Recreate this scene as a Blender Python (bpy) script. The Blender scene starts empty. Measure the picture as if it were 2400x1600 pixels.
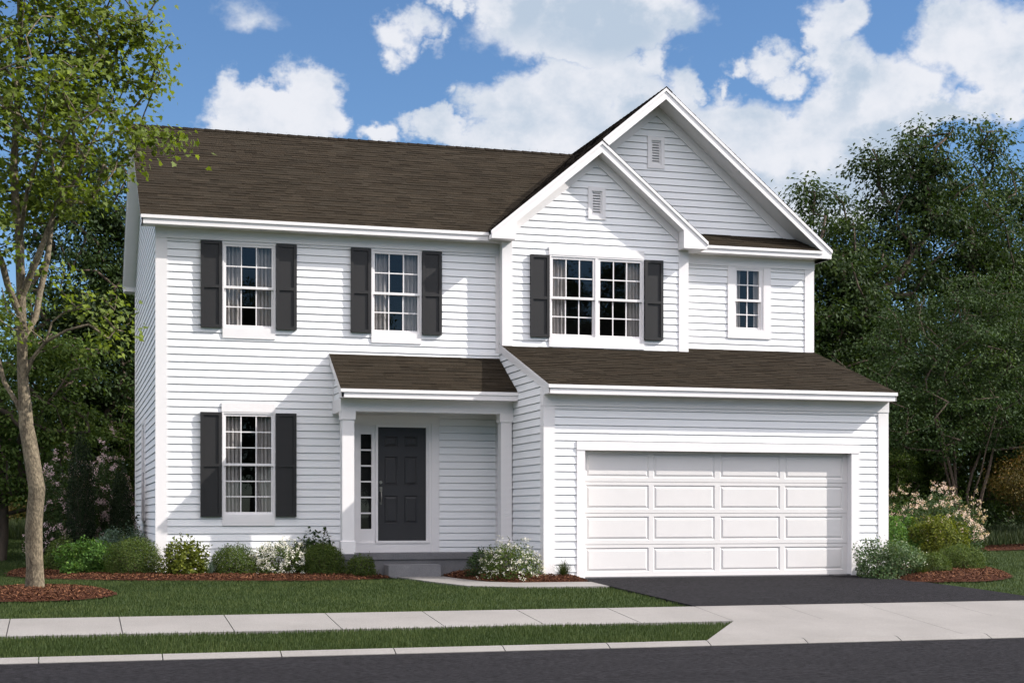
import bpy, math, random
import numpy as np
from mathutils import Vector, Matrix, Euler

SC = bpy.context.scene
COL = SC.collection
R_ = math.radians

# ------------------------------------------------------------------ camera
CAM = (-1.475, -26.6, 1.053)
YAW = 16.27
cam = bpy.data.cameras.new("Camera"); camo = bpy.data.objects.new("Camera", cam); COL.objects.link(camo)
camo.location = CAM; camo.rotation_euler = (R_(90), 0, -R_(YAW))
cam.sensor_width = 36; cam.lens = 53.7; cam.shift_y = 0.16896
cam.clip_start = 0.1; cam.clip_end = 2000
SC.camera = camo

# ------------------------------------------------------------------ light
SUN_TO = Vector((-2.46, 1.0, -1.95)).normalized()      # direction the light travels
EL = math.asin(-SUN_TO.z)
AZ = math.atan2(-SUN_TO.x, -SUN_TO.y)                  # compass-like azimuth of the sun, from +Y towards +X
sun = bpy.data.lights.new("sun", 'SUN'); suno = bpy.data.objects.new("sun", sun); COL.objects.link(suno)
suno.rotation_euler = SUN_TO.to_track_quat('-Z', 'Y').to_euler()
suno.location = (40, -20, 40)
sun.energy = 3.35; sun.angle = R_(0.5); sun.color = (1.0, 0.955, 0.90)
SC.view_settings.view_transform = 'Standard'; SC.view_settings.look = 'None'
SC.view_settings.exposure = 1.0; SC.view_settings.gamma = 1.0
SC.view_settings.use_curve_mapping = False

world = bpy.data.worlds.new("World"); SC.world = world; world.use_nodes = True
def build_world():
    nt = world.node_tree; N = nt.nodes; L = nt.links; N.clear()
    def node(t, **k):
        n = N.new(t)
        for a, b in k.items(): setattr(n, a, b)
        return n
    def m(op, a, b=None, c=None):
        n = node('ShaderNodeMath', operation=op)
        for i, v in enumerate((a, b, c)):
            if v is None: continue
            if isinstance(v, (int, float)): n.inputs[i].default_value = v
            else: L.new(v, n.inputs[i])
        return n.outputs[0]
    out = node('ShaderNodeOutputWorld')
    sky = node('ShaderNodeTexSky', sky_type='NISHITA'); sky.sun_disc = False
    sky.sun_elevation = EL; sky.sun_rotation = AZ; sky.altitude = 100; sky.air_density = 1.0; sky.dust_density = 0.35; sky.ozone_density = 2.0
    bg = node('ShaderNodeBackground'); bg.inputs[1].default_value = 0.060
    tint = node('ShaderNodeVectorMath', operation='MULTIPLY'); L.new(sky.outputs[0], tint.inputs[0]); tint.inputs[1].default_value = (0.76, 0.96, 1.17)
    L.new(tint.outputs[0], bg.inputs[0])
    tc = node('ShaderNodeTexCoord'); sp = node('ShaderNodeSeparateXYZ'); L.new(tc.outputs['Generated'], sp.inputs[0])
    x, y, z = sp.outputs
    az = m('MULTIPLY', m('ARCTAN2', x, y), 57.29578)
    el = m('MULTIPLY', m('ARCSINE', z), 57.29578)
    cmb = node('ShaderNodeCombineXYZ'); L.new(az, cmb.inputs[0]); L.new(el, cmb.inputs[1]); azel = cmb.outputs[0]
    # turbulence
    def noise(scale, detail, rough=0.55, dist=0.0, off=(0, 0, 0)):
        mp = node('ShaderNodeMapping'); mp.inputs['Location'].default_value = off; mp.inputs['Scale'].default_value = (1, 1, 1.5)
        L.new(tc.outputs['Generated'], mp.inputs[0])
        t = node('ShaderNodeTexNoise'); t.inputs['Scale'].default_value = scale; t.inputs['Detail'].default_value = detail
        t.inputs['Roughness'].default_value = rough; t.inputs['Distortion'].default_value = dist
        L.new(mp.outputs[0], t.inputs['Vector']); return t.outputs['Fac']
    n1 = noise(15, 5, 0.60)
    n2 = noise(4.2, 2, 0.5, 0.0, (3.1, 1.7, 0.4))
    wmp = node('ShaderNodeMapping'); wmp.inputs['Scale'].default_value = (1, 1, 1.2); L.new(tc.outputs['Generated'], wmp.inputs[0])
    wn = node('ShaderNodeTexNoise'); wn.inputs['Scale'].default_value = 26; wn.inputs['Detail'].default_value = 5; wn.inputs['Roughness'].default_value = 0.62; L.new(wmp.outputs[0], wn.inputs['Vector'])
    wv = node('ShaderNodeVectorMath', operation='MULTIPLY_ADD'); L.new(wn.outputs['Color'], wv.inputs[0]); wv.inputs[1].default_value = (3.4, 2.8, 0); wv.inputs[2].default_value = (-1.7, -1.4, 0)
    wa = node('ShaderNodeVectorMath', operation='ADD'); L.new(wv.outputs[0], wa.inputs[0]); L.new(azel, wa.inputs[1]); azel = wa.outputs[0]
    def blobs(lst):
        f = None
        for a0, e0, ra, re, w in lst:
            w = min(w, 1.3)
            va = node('ShaderNodeVectorMath', operation='MULTIPLY_ADD'); L.new(azel, va.inputs[0]); va.inputs[1].default_value = (1/ra, 1/re, 0); va.inputs[2].default_value = (-a0/ra, -e0/re, 0)
            vl = node('ShaderNodeVectorMath', operation='LENGTH'); L.new(va.outputs[0], vl.inputs[0])
            v = m('MULTIPLY_ADD', vl.outputs['Value'], -w, w)
            f = v if f is None else m('MAXIMUM', f, v)
        return f
    # cumulus: soft ellipses in azimuth / elevation (degrees): az, el, raz, rel, weight
    f = blobs([(7.38,14.4,2.59,1.25,1.3),(8.56,15.33,1.45,1.15,1.3),(6.14,14.82,1.5,0.95,1.2),(5.75,14.11,1.24,0.59,1),(9.5,14.47,0.82,0.74,0.9),(12.28,17.41,1.15,0.82,0.9),(11.96,16.68,0.95,0.66,0.8),(13.63,17.22,0.29,0.55,0.35),(18.35,17.73,3.42,1.44,1.3),(20.27,18.14,2.85,1.71,1.3),(21.54,17.67,1.42,1.36,1.1),(14.03,18.52,1.12,0.4,0.8),(15.95,18.32,1.28,0.86,0.9),(18.83,16.85,2.39,0.73,1.1),(11.32,14.07,0.8,0.52,1),(13.23,14.02,1.28,0.53,1.1),(14.03,14.33,1.04,0.42,0.9),(16.27,14.94,1.76,1.11,1.25),(18.35,15.46,2.87,1.18,1.3),(20.27,15.87,2.06,0.96,1.2),(21.7,16.21,1.08,0.8,1),(17.55,13.66,4.15,1.05,1.3),(21.06,14.45,2.37,1.78,1.3),(22.65,15.0,0.79,1.25,1),(24.22,14.21,1.02,1.11,1),(23.28,13.64,1.41,1.34,1.1),(25.79,13.41,2.62,1.34,1.1),(28.1,13.46,3.03,1.62,1.3),(25.01,12.24,2.18,1.65,1.2),(28.56,12.1,2.87,1.34,1.3),(26.8,14.19,0.85,0.59,0.8),(24.22,15.32,0.35,0.51,0.6),(27.87,16.97,1.07,1.56,1.2),(28.41,17.66,0.91,0.85,1),(27.34,17.0,0.55,0.79,0.9),(28.87,15.62,1.29,1.37,1.1),(28.26,14.49,1.45,1.24,1.2),(26.02,16.2,0.85,0.7,0.85),(24.93,16.1,0.66,0.32,0.65),(26.41,15.6,0.7,0.38,0.6),(27.1,16.15,0.34,0.2,0.5),(32.77,16.56,1.97,1.61,1.3),(34.37,15.8,1.86,1.95,1.3),(31.13,15.26,1.78,1.36,1.2),(29.78,14.55,1.43,1.02,1.1),(31.73,17.42,0.59,0.84,0.7),(33.64,14.65,1.88,0.64,1),(31.13,14.25,2.22,0.65,1.1),(34.73,14.28,0.65,0.31,0.6),(7.4,15.0,1.4,0.9,1.3),(6.6,17.9,0.5,0.2,0.12),(14.35,15.31,0.26,0.3,0.35),(18.67,14.63,1.91,0.89,1.3),(26.56,10.97,3.37,1.36,1.3),(23.28,11.53,1.88,1.37,1.2),(14.67,13.74,1.92,0.53,1.2)])
    grey = blobs([(20.27,17.56,3.17,1.37,1),(16.75,17.74,1.44,0.87,0.6),(25.01,11.93,1.87,0.91,0.8),(28.87,12.09,3.45,1.19,0.9),(30.08,13.36,1.2,0.88,0.7),(22.96,16.32,0.79,0.87,0.6),(28.64,15.34,0.76,1.73,0.6),(32.62,14.37,2.33,0.57,0.6),(20.74,14.75,0.79,0.6,0.5)])
    # unseen bright cloud deck over the street, added to fill the shaded facade
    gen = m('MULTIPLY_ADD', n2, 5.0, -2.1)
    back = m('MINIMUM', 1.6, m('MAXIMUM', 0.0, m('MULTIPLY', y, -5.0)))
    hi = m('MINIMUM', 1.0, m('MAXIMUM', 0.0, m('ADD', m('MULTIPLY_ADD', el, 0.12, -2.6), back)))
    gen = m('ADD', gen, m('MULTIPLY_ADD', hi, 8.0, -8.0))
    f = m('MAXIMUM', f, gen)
    turb = m('MULTIPLY', m('SUBTRACT', n1, 0.5), 1.6)
    F = m('ADD', m('ADD', m('MAXIMUM', m('MINIMUM', f, 0.80), -1.2), 0.10), turb)
    mask = node('ShaderNodeMapRange', interpolation_type='SMOOTHSTEP'); L.new(F, mask.inputs[0])
    mask.inputs[1].default_value = -0.08; mask.inputs[2].default_value = 0.52
    # body shade: thick parts of the clouds are greyer, their rims bright
    sep = node('ShaderNodeSeparateColor'); L.new(wn.outputs['Color'], sep.inputs[0])
    sh = m('ADD', m('MULTIPLY_ADD', n2, 1.6, -0.72), m('MULTIPLY_ADD', n1, 2.2, -1.1))
    sh = m('ADD', sh, m('MULTIPLY_ADD', sep.outputs[1], -2.4, 1.2))
    sh = m('ADD', sh, m('MULTIPLY', m('MAXIMUM', grey, 0.0), 1.5))
    shr = node('ShaderNodeMapRange', interpolation_type='SMOOTHSTEP'); L.new(sh, shr.inputs[0]); shr.inputs[1].default_value = -0.45; shr.inputs[2].default_value = 1.05
    cm = node('ShaderNodeMix', data_type='RGBA'); L.new(shr.outputs[0], cm.inputs[0])
    cm.inputs[6].default_value = (0.84, 0.86, 0.92, 1); cm.inputs[7].default_value = (0.50, 0.60, 0.73, 1)
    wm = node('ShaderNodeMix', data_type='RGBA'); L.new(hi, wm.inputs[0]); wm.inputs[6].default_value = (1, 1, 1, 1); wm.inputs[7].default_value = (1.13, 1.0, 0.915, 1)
    wmm = node('ShaderNodeVectorMath', operation='MULTIPLY'); L.new(cm.outputs[2], wmm.inputs[0]); L.new(wm.outputs[2], wmm.inputs[1])
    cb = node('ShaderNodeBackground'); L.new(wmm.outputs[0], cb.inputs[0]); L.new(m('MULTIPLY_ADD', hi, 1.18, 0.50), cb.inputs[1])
    mix = node('ShaderNodeMixShader')
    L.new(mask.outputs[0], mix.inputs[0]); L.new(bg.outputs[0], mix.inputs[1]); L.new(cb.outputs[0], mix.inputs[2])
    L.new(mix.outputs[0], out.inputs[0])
build_world()

# ------------------------------------------------------------------ materials
def new_mat(name):
    mt = bpy.data.materials.new(name); mt.use_nodes = True
    nt = mt.node_tree; nt.nodes.clear()
    return mt, nt, nt.nodes, nt.links
def bsdf_mat(name, c1, c2=None, scale=6, rough=0.6, bump=0.0, bscale=None, spec=0.3, detail=6, stretch=(1, 1, 1), attr=None, attr_amt=0.0, speck=None, metallic=0.0):
    mt, nt, N, L = new_mat(name)
    out = N.new('ShaderNodeOutputMaterial'); p = N.new('ShaderNodeBsdfPrincipled'); L.new(p.outputs[0], out.inputs[0])
    p.inputs['Roughness'].default_value = rough; p.inputs['Specular IOR Level'].default_value = spec; p.inputs['Metallic'].default_value = metallic
    tc = N.new('ShaderNodeTexCoord'); mp = N.new('ShaderNodeMapping'); mp.inputs['Scale'].default_value = stretch; L.new(tc.outputs['Object'], mp.inputs[0])
    col = None
    if c2 is not None:
        t = N.new('ShaderNodeTexNoise'); t.inputs['Scale'].default_value = scale; t.inputs['Detail'].default_value = detail; t.inputs['Roughness'].default_value = 0.6
        L.new(mp.outputs[0], t.inputs['Vector'])
        r = N.new('ShaderNodeMapRange'); r.inputs[1].default_value = 0.3; r.inputs[2].default_value = 0.7; L.new(t.outputs['Fac'], r.inputs[0])
        mx = N.new('ShaderNodeMix'); mx.data_type = 'RGBA'; L.new(r.outputs[0], mx.inputs[0])
        mx.inputs[6].default_value = (*c1, 1); mx.inputs[7].default_value = (*c2, 1); col = mx.outputs[2]
    else:
        rgb = N.new('ShaderNodeRGB'); rgb.outputs[0].default_value = (*c1, 1); col = rgb.outputs[0]
    if speck:
        t = N.new('ShaderNodeTexNoise'); t.inputs['Scale'].default_value = speck[0]; t.inputs['Detail'].default_value = 3
        L.new(mp.outputs[0], t.inputs['Vector'])
        r = N.new('ShaderNodeMapRange'); r.inputs[1].default_value = 0.35; r.inputs[2].default_value = 0.65; r.inputs[3].default_value = 1 - speck[1]; r.inputs[4].default_value = 1 + speck[1]
        L.new(t.outputs['Fac'], r.inputs[0])
        v = N.new('ShaderNodeVectorMath'); v.operation = 'SCALE'; L.new(col, v.inputs[0]); L.new(r.outputs[0], v.inputs['Scale']); col = v.outputs[0]
    if attr:
        a = N.new('ShaderNodeAttribute'); a.attribute_name = 'col'
        v = N.new('ShaderNodeVectorMath'); v.operation = 'MULTIPLY'; L.new(col, v.inputs[0]); L.new(a.outputs['Color'], v.inputs[1]); col = v.outputs[0]
    L.new(col, p.inputs['Base Color'])
    if bump:
        t = N.new('ShaderNodeTexNoise'); t.inputs['Scale'].default_value = bscale or scale * 4; t.inputs['Detail'].default_value = 5
        L.new(mp.outputs[0], t.inputs['Vector'])
        b = N.new('ShaderNodeBump'); b.inputs['Strength'].default_value = bump; b.inputs['Distance'].default_value = 0.02
        L.new(t.outputs['Fac'], b.inputs['Height']); L.new(b.outputs[0], p.inputs['Normal'])
    return mt
def leaf_mat(name, c1, c2, c3=None, trans=0.35, rough=0.6, spec=0.14):
    """leaf colour runs c1 -> c2 -> c3 with the per-leaf random attribute"""
    mt, nt, N, L = new_mat(name)
    out = N.new('ShaderNodeOutputMaterial'); p = N.new('ShaderNodeBsdfPrincipled')
    a = N.new('ShaderNodeAttribute'); a.attribute_name = 'col'
    cr = N.new('ShaderNodeValToRGB'); cr.color_ramp.elements[0].color = (*c1, 1); cr.color_ramp.elements[1].color = (*(c3 or c2), 1)
    if c3:
        e = cr.color_ramp.elements.new(0.55); e.color = (*c2, 1)
    L.new(a.outputs['Fac'], cr.inputs[0]); L.new(cr.outputs[0], p.inputs['Base Color'])
    p.inputs['Roughness'].default_value = rough; p.inputs['Specular IOR Level'].default_value = spec
    t = N.new('ShaderNodeBsdfTranslucent')
    v = N.new('ShaderNodeVectorMath'); v.operation = 'MULTIPLY'; L.new(cr.outputs[0], v.inputs[0]); v.inputs[1].default_value = (1.25, 1.25, 0.5)
    L.new(v.outputs[0], t.inputs['Color'])
    mx = N.new('ShaderNodeMixShader'); mx.inputs[0].default_value = trans
    L.new(p.outputs[0], mx.inputs[1]); L.new(t.outputs[0], mx.inputs[2]); L.new(mx.outputs[0], out.inputs[0])
    return mt
def glass_mat():
    mt, nt, N, L = new_mat('window_glass')
    out = N.new('ShaderNodeOutputMaterial'); g = N.new('ShaderNodeBsdfGlossy'); g.inputs['Roughness'].default_value = 0.004
    t = N.new('ShaderNodeBsdfTransparent'); t.inputs[0].default_value = (0.88, 0.89, 0.90, 1)
    fr = N.new('ShaderNodeLayerWeight'); fr.inputs[0].default_value = 0.5; pw = N.new('ShaderNodeMath'); pw.operation = 'POWER'; pw.inputs[1].default_value = 5.0; L.new(fr.outputs['Facing'], pw.inputs[0])
    m = N.new('ShaderNodeMath'); m.operation = 'MULTIPLY_ADD'; m.inputs[1].default_value = 0.92; m.inputs[2].default_value = 0.055; L.new(pw.outputs[0], m.inputs[0])
    mx = N.new('ShaderNodeMixShader'); L.new(m.outputs[0], mx.inputs[0]); L.new(t.outputs[0], mx.inputs[1]); L.new(g.outputs[0], mx.inputs[2]); L.new(mx.outputs[0], out.inputs[0])
    tcn = N.new('ShaderNodeTexCoord'); ns = N.new('ShaderNodeTexNoise'); ns.inputs['Scale'].default_value = 1.3; L.new(tcn.outputs['Object'], ns.inputs['Vector'])
    b = N.new('ShaderNodeBump'); b.inputs['Strength'].default_value = 0.03; b.inputs['Distance'].default_value = 0.05
    L.new(ns.outputs['Fac'], b.inputs['Height']); L.new(b.outputs[0], g.inputs['Normal'])
    return mt
M = {}
M['siding'] = bsdf_mat('white_siding', (0.82, 0.815, 0.82), (0.84, 0.835, 0.84), 3, 0.55, 0.04, 60, 0.3, stretch=(1, 1, 6))
M['trim'] = bsdf_mat('white_trim', (0.765, 0.735, 0.73), (0.79, 0.76, 0.755), 2.5, 0.5, 0.02, 40, 0.3)
M['garage'] = bsdf_mat('garage_door_paint', (0.66, 0.635, 0.62), (0.69, 0.665, 0.65), 2.5, 0.55, 0.05, 90, 0.3)
M['shutter'] = bsdf_mat('charcoal_shutter', (0.0185, 0.0175, 0.0175), (0.0215, 0.0202, 0.0202), 4, 0.5, 0.05, 80, 0.35, stretch=(1, 1, .2))
M['stepface'] = bsdf_mat('step_concrete', (0.17, 0.168, 0.175), (0.20, 0.198, 0.205), 4, 0.9, 0.3, 90, 0.2, speck=(80, 0.1))
M['door'] = bsdf_mat('charcoal_door', (0.027, 0.0265, 0.029), (0.031, 0.0305, 0.033), 4, 0.45, 0.04, 80, 0.35, stretch=(1, 1, .2))
M['metal'] = bsdf_mat('brushed_nickel', (0.35, 0.33, 0.30), None, rough=0.3, metallic=1.0)
M['shingle'] = bsdf_mat('asphalt_shingle', (0.0270, 0.0218, 0.0158), (0.0310, 0.0252, 0.0184), 9, 0.97, 0.5, 220, 0.02, attr=True, speck=(160, 0.28))
M['concrete'] = bsdf_mat('pale_concrete', (0.176, 0.167, 0.157), (0.218, 0.207, 0.196), 0.9, 0.9, 0.25, 70, 0.2, speck=(60, 0.07))
M['step'] = bsdf_mat('grey_concrete', (0.125, 0.123, 0.128), (0.155, 0.152, 0.158), 4, 0.9, 0.3, 90, 0.2, speck=(80, 0.1))
M['asphalt'] = bsdf_mat('blacktop', (0.0140, 0.0134, 0.0150), (0.0175, 0.0168, 0.0188), 1.6, 0.95, 0.6, 90, 0.06, speck=(30, 0.75), stretch=(.5, 1.7, 1))
M['soil'] = bsdf_mat('lawn_soil', (0.022, 0.036, 0.011), (0.031, 0.049, 0.015), 1.6, 0.95, 0.6, 40, 0.1)
M['mulchbase'] = bsdf_mat('mulch_bed', (0.035, 0.0125, 0.007), (0.055, 0.020, 0.010), 25, 0.95, 0.8, 90, 0.1)
M['chip'] = leaf_mat('bark_chip', (0.035, 0.0135, 0.007), (0.088, 0.034, 0.016), (0.21, 0.096, 0.046), 0.0, 0.85, 0.15)
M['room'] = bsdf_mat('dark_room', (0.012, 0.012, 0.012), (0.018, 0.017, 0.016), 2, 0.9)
M['curtain'] = bsdf_mat('grey_curtain', (0.40, 0.37, 0.35), (0.46, 0.43, 0.41), 8, 0.85, 0.1, 200)
M['glass'] = glass_mat()
M['gap'] = bsdf_mat('joint_filler', (0.07, 0.065, 0.07), None, rough=0.95)
M['bark'] = bsdf_mat('maple_bark', (0.078, 0.063, 0.045), (0.205, 0.168, 0.115), 6, 0.9, 0.8, 40, 0.1, stretch=(1, 1, 0.5), speck=(45, .35))
M['darkbark'] = bsdf_mat('dark_bark', (0.055, 0.043, 0.034), (0.13, 0.10, 0.078), 5, 0.95, 0.6, 25, 0.1, stretch=(1, 1, 0.3))
M['maple'] = leaf_mat('maple_leaf', (0.068, 0.096, 0.013), (0.122, 0.165, 0.024), (0.205, 0.255, 0.042), 0.45, 0.55, 0.2)
M['dark'] = leaf_mat('dark_leaf', (0.0155, 0.029, 0.009), (0.030, 0.053, 0.015), (0.062, 0.090, 0.027), 0.28)
M['mid'] = leaf_mat('mid_leaf', (0.0185, 0.036, 0.012), (0.034, 0.061, 0.019), (0.064, 0.096, 0.032), 0.28)
M['lighter'] = leaf_mat('light_leaf', (0.044, 0.075, 0.017), (0.074, 0.118, 0.026), (0.13, 0.165, 0.042), 0.34)
M['rust'] = leaf_mat('rusty_leaf', (0.050, 0.044, 0.012), (0.088, 0.068, 0.016), (0.17, 0.08, 0.022), 0.25)
M['arbor'] = leaf_mat('evergreen_leaf', (0.011, 0.020, 0.009), (0.021, 0.036, 0.014), (0.042, 0.055, 0.026), 0.15)
M['lilacleaf'] = leaf_mat('lilac_leaf', (0.024, 0.044, 0.014), (0.040, 0.070, 0.021), (0.070, 0.100, 0.034), 0.25)
M['lilac'] = leaf_mat('lilac_blossom', (0.36, 0.24, 0.26), (0.50, 0.37, 0.39), (0.64, 0.52, 0.52), 0.2)
M['pink'] = leaf_mat('pink_blossom', (0.50, 0.33, 0.28), (0.66, 0.50, 0.42), (0.76, 0.67, 0.57), 0.25)
M['white'] = leaf_mat('white_blossom', (0.60, 0.55, 0.46), (0.74, 0.71, 0.64), (0.80, 0.79, 0.77), 0.2)
M['spirea'] = leaf_mat('spirea_leaf', (0.036, 0.060, 0.012), (0.070, 0.104, 0.021), (0.13, 0.165, 0.036), 0.25)
M['box'] = leaf_mat('boxwood_leaf', (0.036, 0.085, 0.016), (0.075, 0.155, 0.028), (0.17, 0.26, 0.055), 0.3)
M['bluegreen'] = leaf_mat('bluegreen_leaf', (0.055, 0.092, 0.060), (0.100, 0.150, 0.110), (0.20, 0.26, 0.22), 0.25)
M['gold'] = leaf_mat('golden_leaf', (0.040, 0.055, 0.008), (0.105, 0.125, 0.016), (0.24, 0.26, 0.042), 0.3)
M['varieg'] = leaf_mat('variegated_leaf', (0.042, 0.078, 0.030), (0.095, 0.150, 0.065), (0.32, 0.36, 0.24), 0.25)
M['grass'] = leaf_mat('grass_blade', (0.0255, 0.0425, 0.0105), (0.042, 0.065, 0.017), (0.086, 0.108, 0.034), 0.25, 0.6, 0.2)
M['tallgrass'] = leaf_mat('tall_grass_blade', (0.020, 0.032, 0.009), (0.036, 0.056, 0.018), (0.085, 0.095, 0.036), 0.25, 0.6, 0.2)

# ------------------------------------------------------------------ mesh helpers
def link(name, me, mat, parent=None, smooth=False):
    o = bpy.data.objects.new(name, me); COL.objects.link(o)
    if mat is not None: me.materials.append(mat)
    if parent is not None: o.parent = parent
    if smooth: me.polygons.foreach_set('use_smooth', [True] * len(me.polygons))
    return o
def tag(o, label=None, cat=None, group=None, kind=None):
    if label: o['label'] = label
    if cat: o['category'] = cat
    if group: o['group'] = group
    if kind: o['kind'] = kind
    return o
def empty(name, loc, label, cat, group=None):
    o = bpy.data.objects.new(name, None); COL.objects.link(o); o.location = loc
    o.empty_display_size = 0.3
    return tag(o, label, cat, group)
class MB:
    def __init__(s): s.v = []; s.f = []; s.c = []
    def poly(s, pts, col=None):
        b = len(s.v); s.v.extend([tuple(p) for p in pts]); s.f.append(tuple(range(b, b + len(pts)))); s.c.append(col if col is not None else (1, 1, 1))
    def hexa(s, p, col=None):
        b = len(s.v); s.v.extend([tuple(q) for q in p])
        for f in ((0, 3, 2, 1), (4, 5, 6, 7), (0, 1, 5, 4), (1, 2, 6, 5), (2, 3, 7, 6), (3, 0, 4, 7)):
            s.f.append(tuple(b + i for i in f)); s.c.append(col if col is not None else (1, 1, 1))
    def box(s, x0, x1, y0, y1, z0, z1):
        s.hexa([(x0, y0, z0), (x1, y0, z0), (x1, y1, z0), (x0, y1, z0), (x0, y0, z1), (x1, y0, z1), (x1, y1, z1), (x0, y1, z1)])
    def lbox(s, F, s0, s1, z0, z1, n0, n1):
        g = lambda a, z, n: L3(F, a, z, n)
        s.hexa([g(s0, z0, n1), g(s1, z0, n1), g(s1, z0, n0), g(s0, z0, n0), g(s0, z1, n1), g(s1, z1, n1), g(s1, z1, n0), g(s0, z1, n0)])
    def prism(s, F, pts, n0, n1):
        a = [L3(F, p[0], p[1], n1) for p in pts]; b = [L3(F, p[0], p[1], n0) for p in pts]
        s.poly(a); s.poly(b[::-1])
        for i in range(len(pts)):
            j = (i + 1) % len(pts); s.poly([a[i], b[i], b[j], a[j]])
    def cyl(s, p0, p1, r0, r1=None, n=10):
        r1 = r0 if r1 is None else r1
        p0 = Vector(p0); p1 = Vector(p1); d = (p1 - p0).normalized(); u = d.orthogonal().normalized(); w = d.cross(u)
        A = [p0 + (u * math.cos(t) + w * math.sin(t)) * r0 for t in [2 * math.pi * i / n for i in range(n)]]
        B = [p1 + (u * math.cos(t) + w * math.sin(t)) * r1 for t in [2 * math.pi * i / n for i in range(n)]]
        for i in range(n):
            j = (i + 1) % n; s.poly([A[i], A[j], B[j], B[i]])
        s.poly(A[::-1]); s.poly(B)
    def build(s, name, mat, parent=None, smooth=False, colors=False, fix=True):
        me = bpy.data.meshes.new(name); me.from_pydata(s.v, [], s.f)
        if colors:
            ca = me.color_attributes.new('col', 'FLOAT_COLOR', 'CORNER')
            arr = []
            for f, c in zip(s.f, s.c): arr.extend(list(c) + [1.0] if len(c) == 3 else c) if False else [arr.extend((c[0], c[1], c[2], 1.0)) for _ in f]
            ca.data.foreach_set('color', arr)
        me.update()
        return link(name, me, mat, parent, smooth)
def L3(F, s, z, n):
    O, U, Nn = F
    return (O[0] + U[0] * s + Nn[0] * n, O[1] + U[1] * s + Nn[1] * n, z)
def front(y): return ((0, y, 0), (1, 0), (0, -1))          # wall facing the street: s = x
def left(x): return ((x, 0, 0), (0, -1), (-1, 0))          # wall facing left: s = -y
def right(x): return ((x, 0, 0), (0, 1), (1, 0))           # wall facing right: s = y
def back(y): return ((0, y, 0), (-1, 0), (0, 1))           # s = -x
def clip(poly, a, b, c):
    """keep a*s+b*z<=c"""
    out = []
    for i in range(len(poly)):
        p, q = poly[i], poly[(i + 1) % len(poly)]
        dp = a * p[0] + b * p[1] - c; dq = a * q[0] + b * q[1] - c
        if dp <= 1e-9: out.append(p)
        if (dp < -1e-9 and dq > 1e-9) or (dp > 1e-9 and dq < -1e-9):
            t = dp / (dp - dq); out.append((p[0] + t * (q[0] - p[0]), p[1] + t * (q[1] - p[1])))
    return out
def siding(F, poly, phase, holes=(), expo=0.1276, lap=0.014, gro=0.0135, gd=-0.018):
    mb = MB()
    zmin = min(p[1] for p in poly); zmax = max(p[1] for p in poly)
    k0 = math.floor((zmin - phase) / expo)
    k = k0
    while phase + k * expo < zmax:
        c0 = phase + k * expo; c1 = c0 + expo; k += 1
        zs = sorted({max(c0, zmin), min(c1, zmax), *([c1 - gro] if zmin < c1 - gro < zmax else []), *[h for H in holes for h in H[2:4] if c0 < h < c1]})
        for za, zb in zip(zs, zs[1:]):
            if zb - za < 1e-5: continue
            P = clip(clip(poly, 0, -1, -za), 0, 1, zb)
            if len(P) < 3: continue
            ivs = [(-1e3, 1e3)]
            for (h0, h1, hz0, hz1) in holes:
                if hz0 <= za + 1e-6 and hz1 >= zb - 1e-6:
                    n = []
                    for a, b in ivs:
                        if h1 <= a or h0 >= b: n.append((a, b)); continue
                        if a < h0: n.append((a, h0))
                        if h1 < b: n.append((h1, b))
                    ivs = n
            for a, b in ivs:
                Q = clip(clip(P, -1, 0, -a), 1, 0, b)
                if len(Q) < 3: continue
                grv = za >= c1 - gro - 1e-6
                off = (lambda z: gd) if grv else (lambda z: 0.002 + lap * (1 - (z - c0) / expo))
                mb.poly([L3(F, q[0], q[1], off(q[1])) for q in Q])
                if abs(za - c0) < 1e-6:
                    bs = [q[0] for q in Q if abs(q[1] - za) < 1e-6]
                    if len(bs) >= 2:
                        s0, s1 = min(bs), max(bs)
                        mb.poly([L3(F, s0, za, gd), L3(F, s1, za, gd), L3(F, s1, za, 0.002 + lap), L3(F, s0, za, 0.002 + lap)])
                if abs(zb - (c1 - gro)) < 1e-6:
                    bs = [q[0] for q in Q if abs(q[1] - zb) < 1e-6]
                    if len(bs) >= 2: mb.poly([L3(F, min(bs), zb, off(zb)), L3(F, max(bs), zb, off(zb)), L3(F, max(bs), zb, gd), L3(F, min(bs), zb, gd)])
    return mb

# ------------------------------------------------------------------ the house
HX, XR, YG, YB, YR, YW = 6.056, 12.35, -2.70, -0.225, 0.08, 0.27
house = empty('house', (6, 0, 0), 'white two-storey house with lap siding, brown shingle roof and double garage', 'house')
HL = Vector((6, 0, 0))
PARTS = []
def part(mb, name, mat, parent=None, **k):
    o = mb.build(name, M[mat], None, **k)
    PARTS.append(o); o.parent = parent if parent is not None else house
    if parent is None: o.matrix_parent_inverse = Matrix.Translation(-HL)
    return o
SL = 0.5925
def rf(y): return 6.084 + SL * (y + 0.3)
def gz(y): return 3.167 + 0.327 * (y + 3.0)
def bz(x): return 7.813 - 0.8333 * abs(x - 7.835)
def wz(x): return 8.958 - 0.8333 * abs(x - 9.2)
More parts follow.
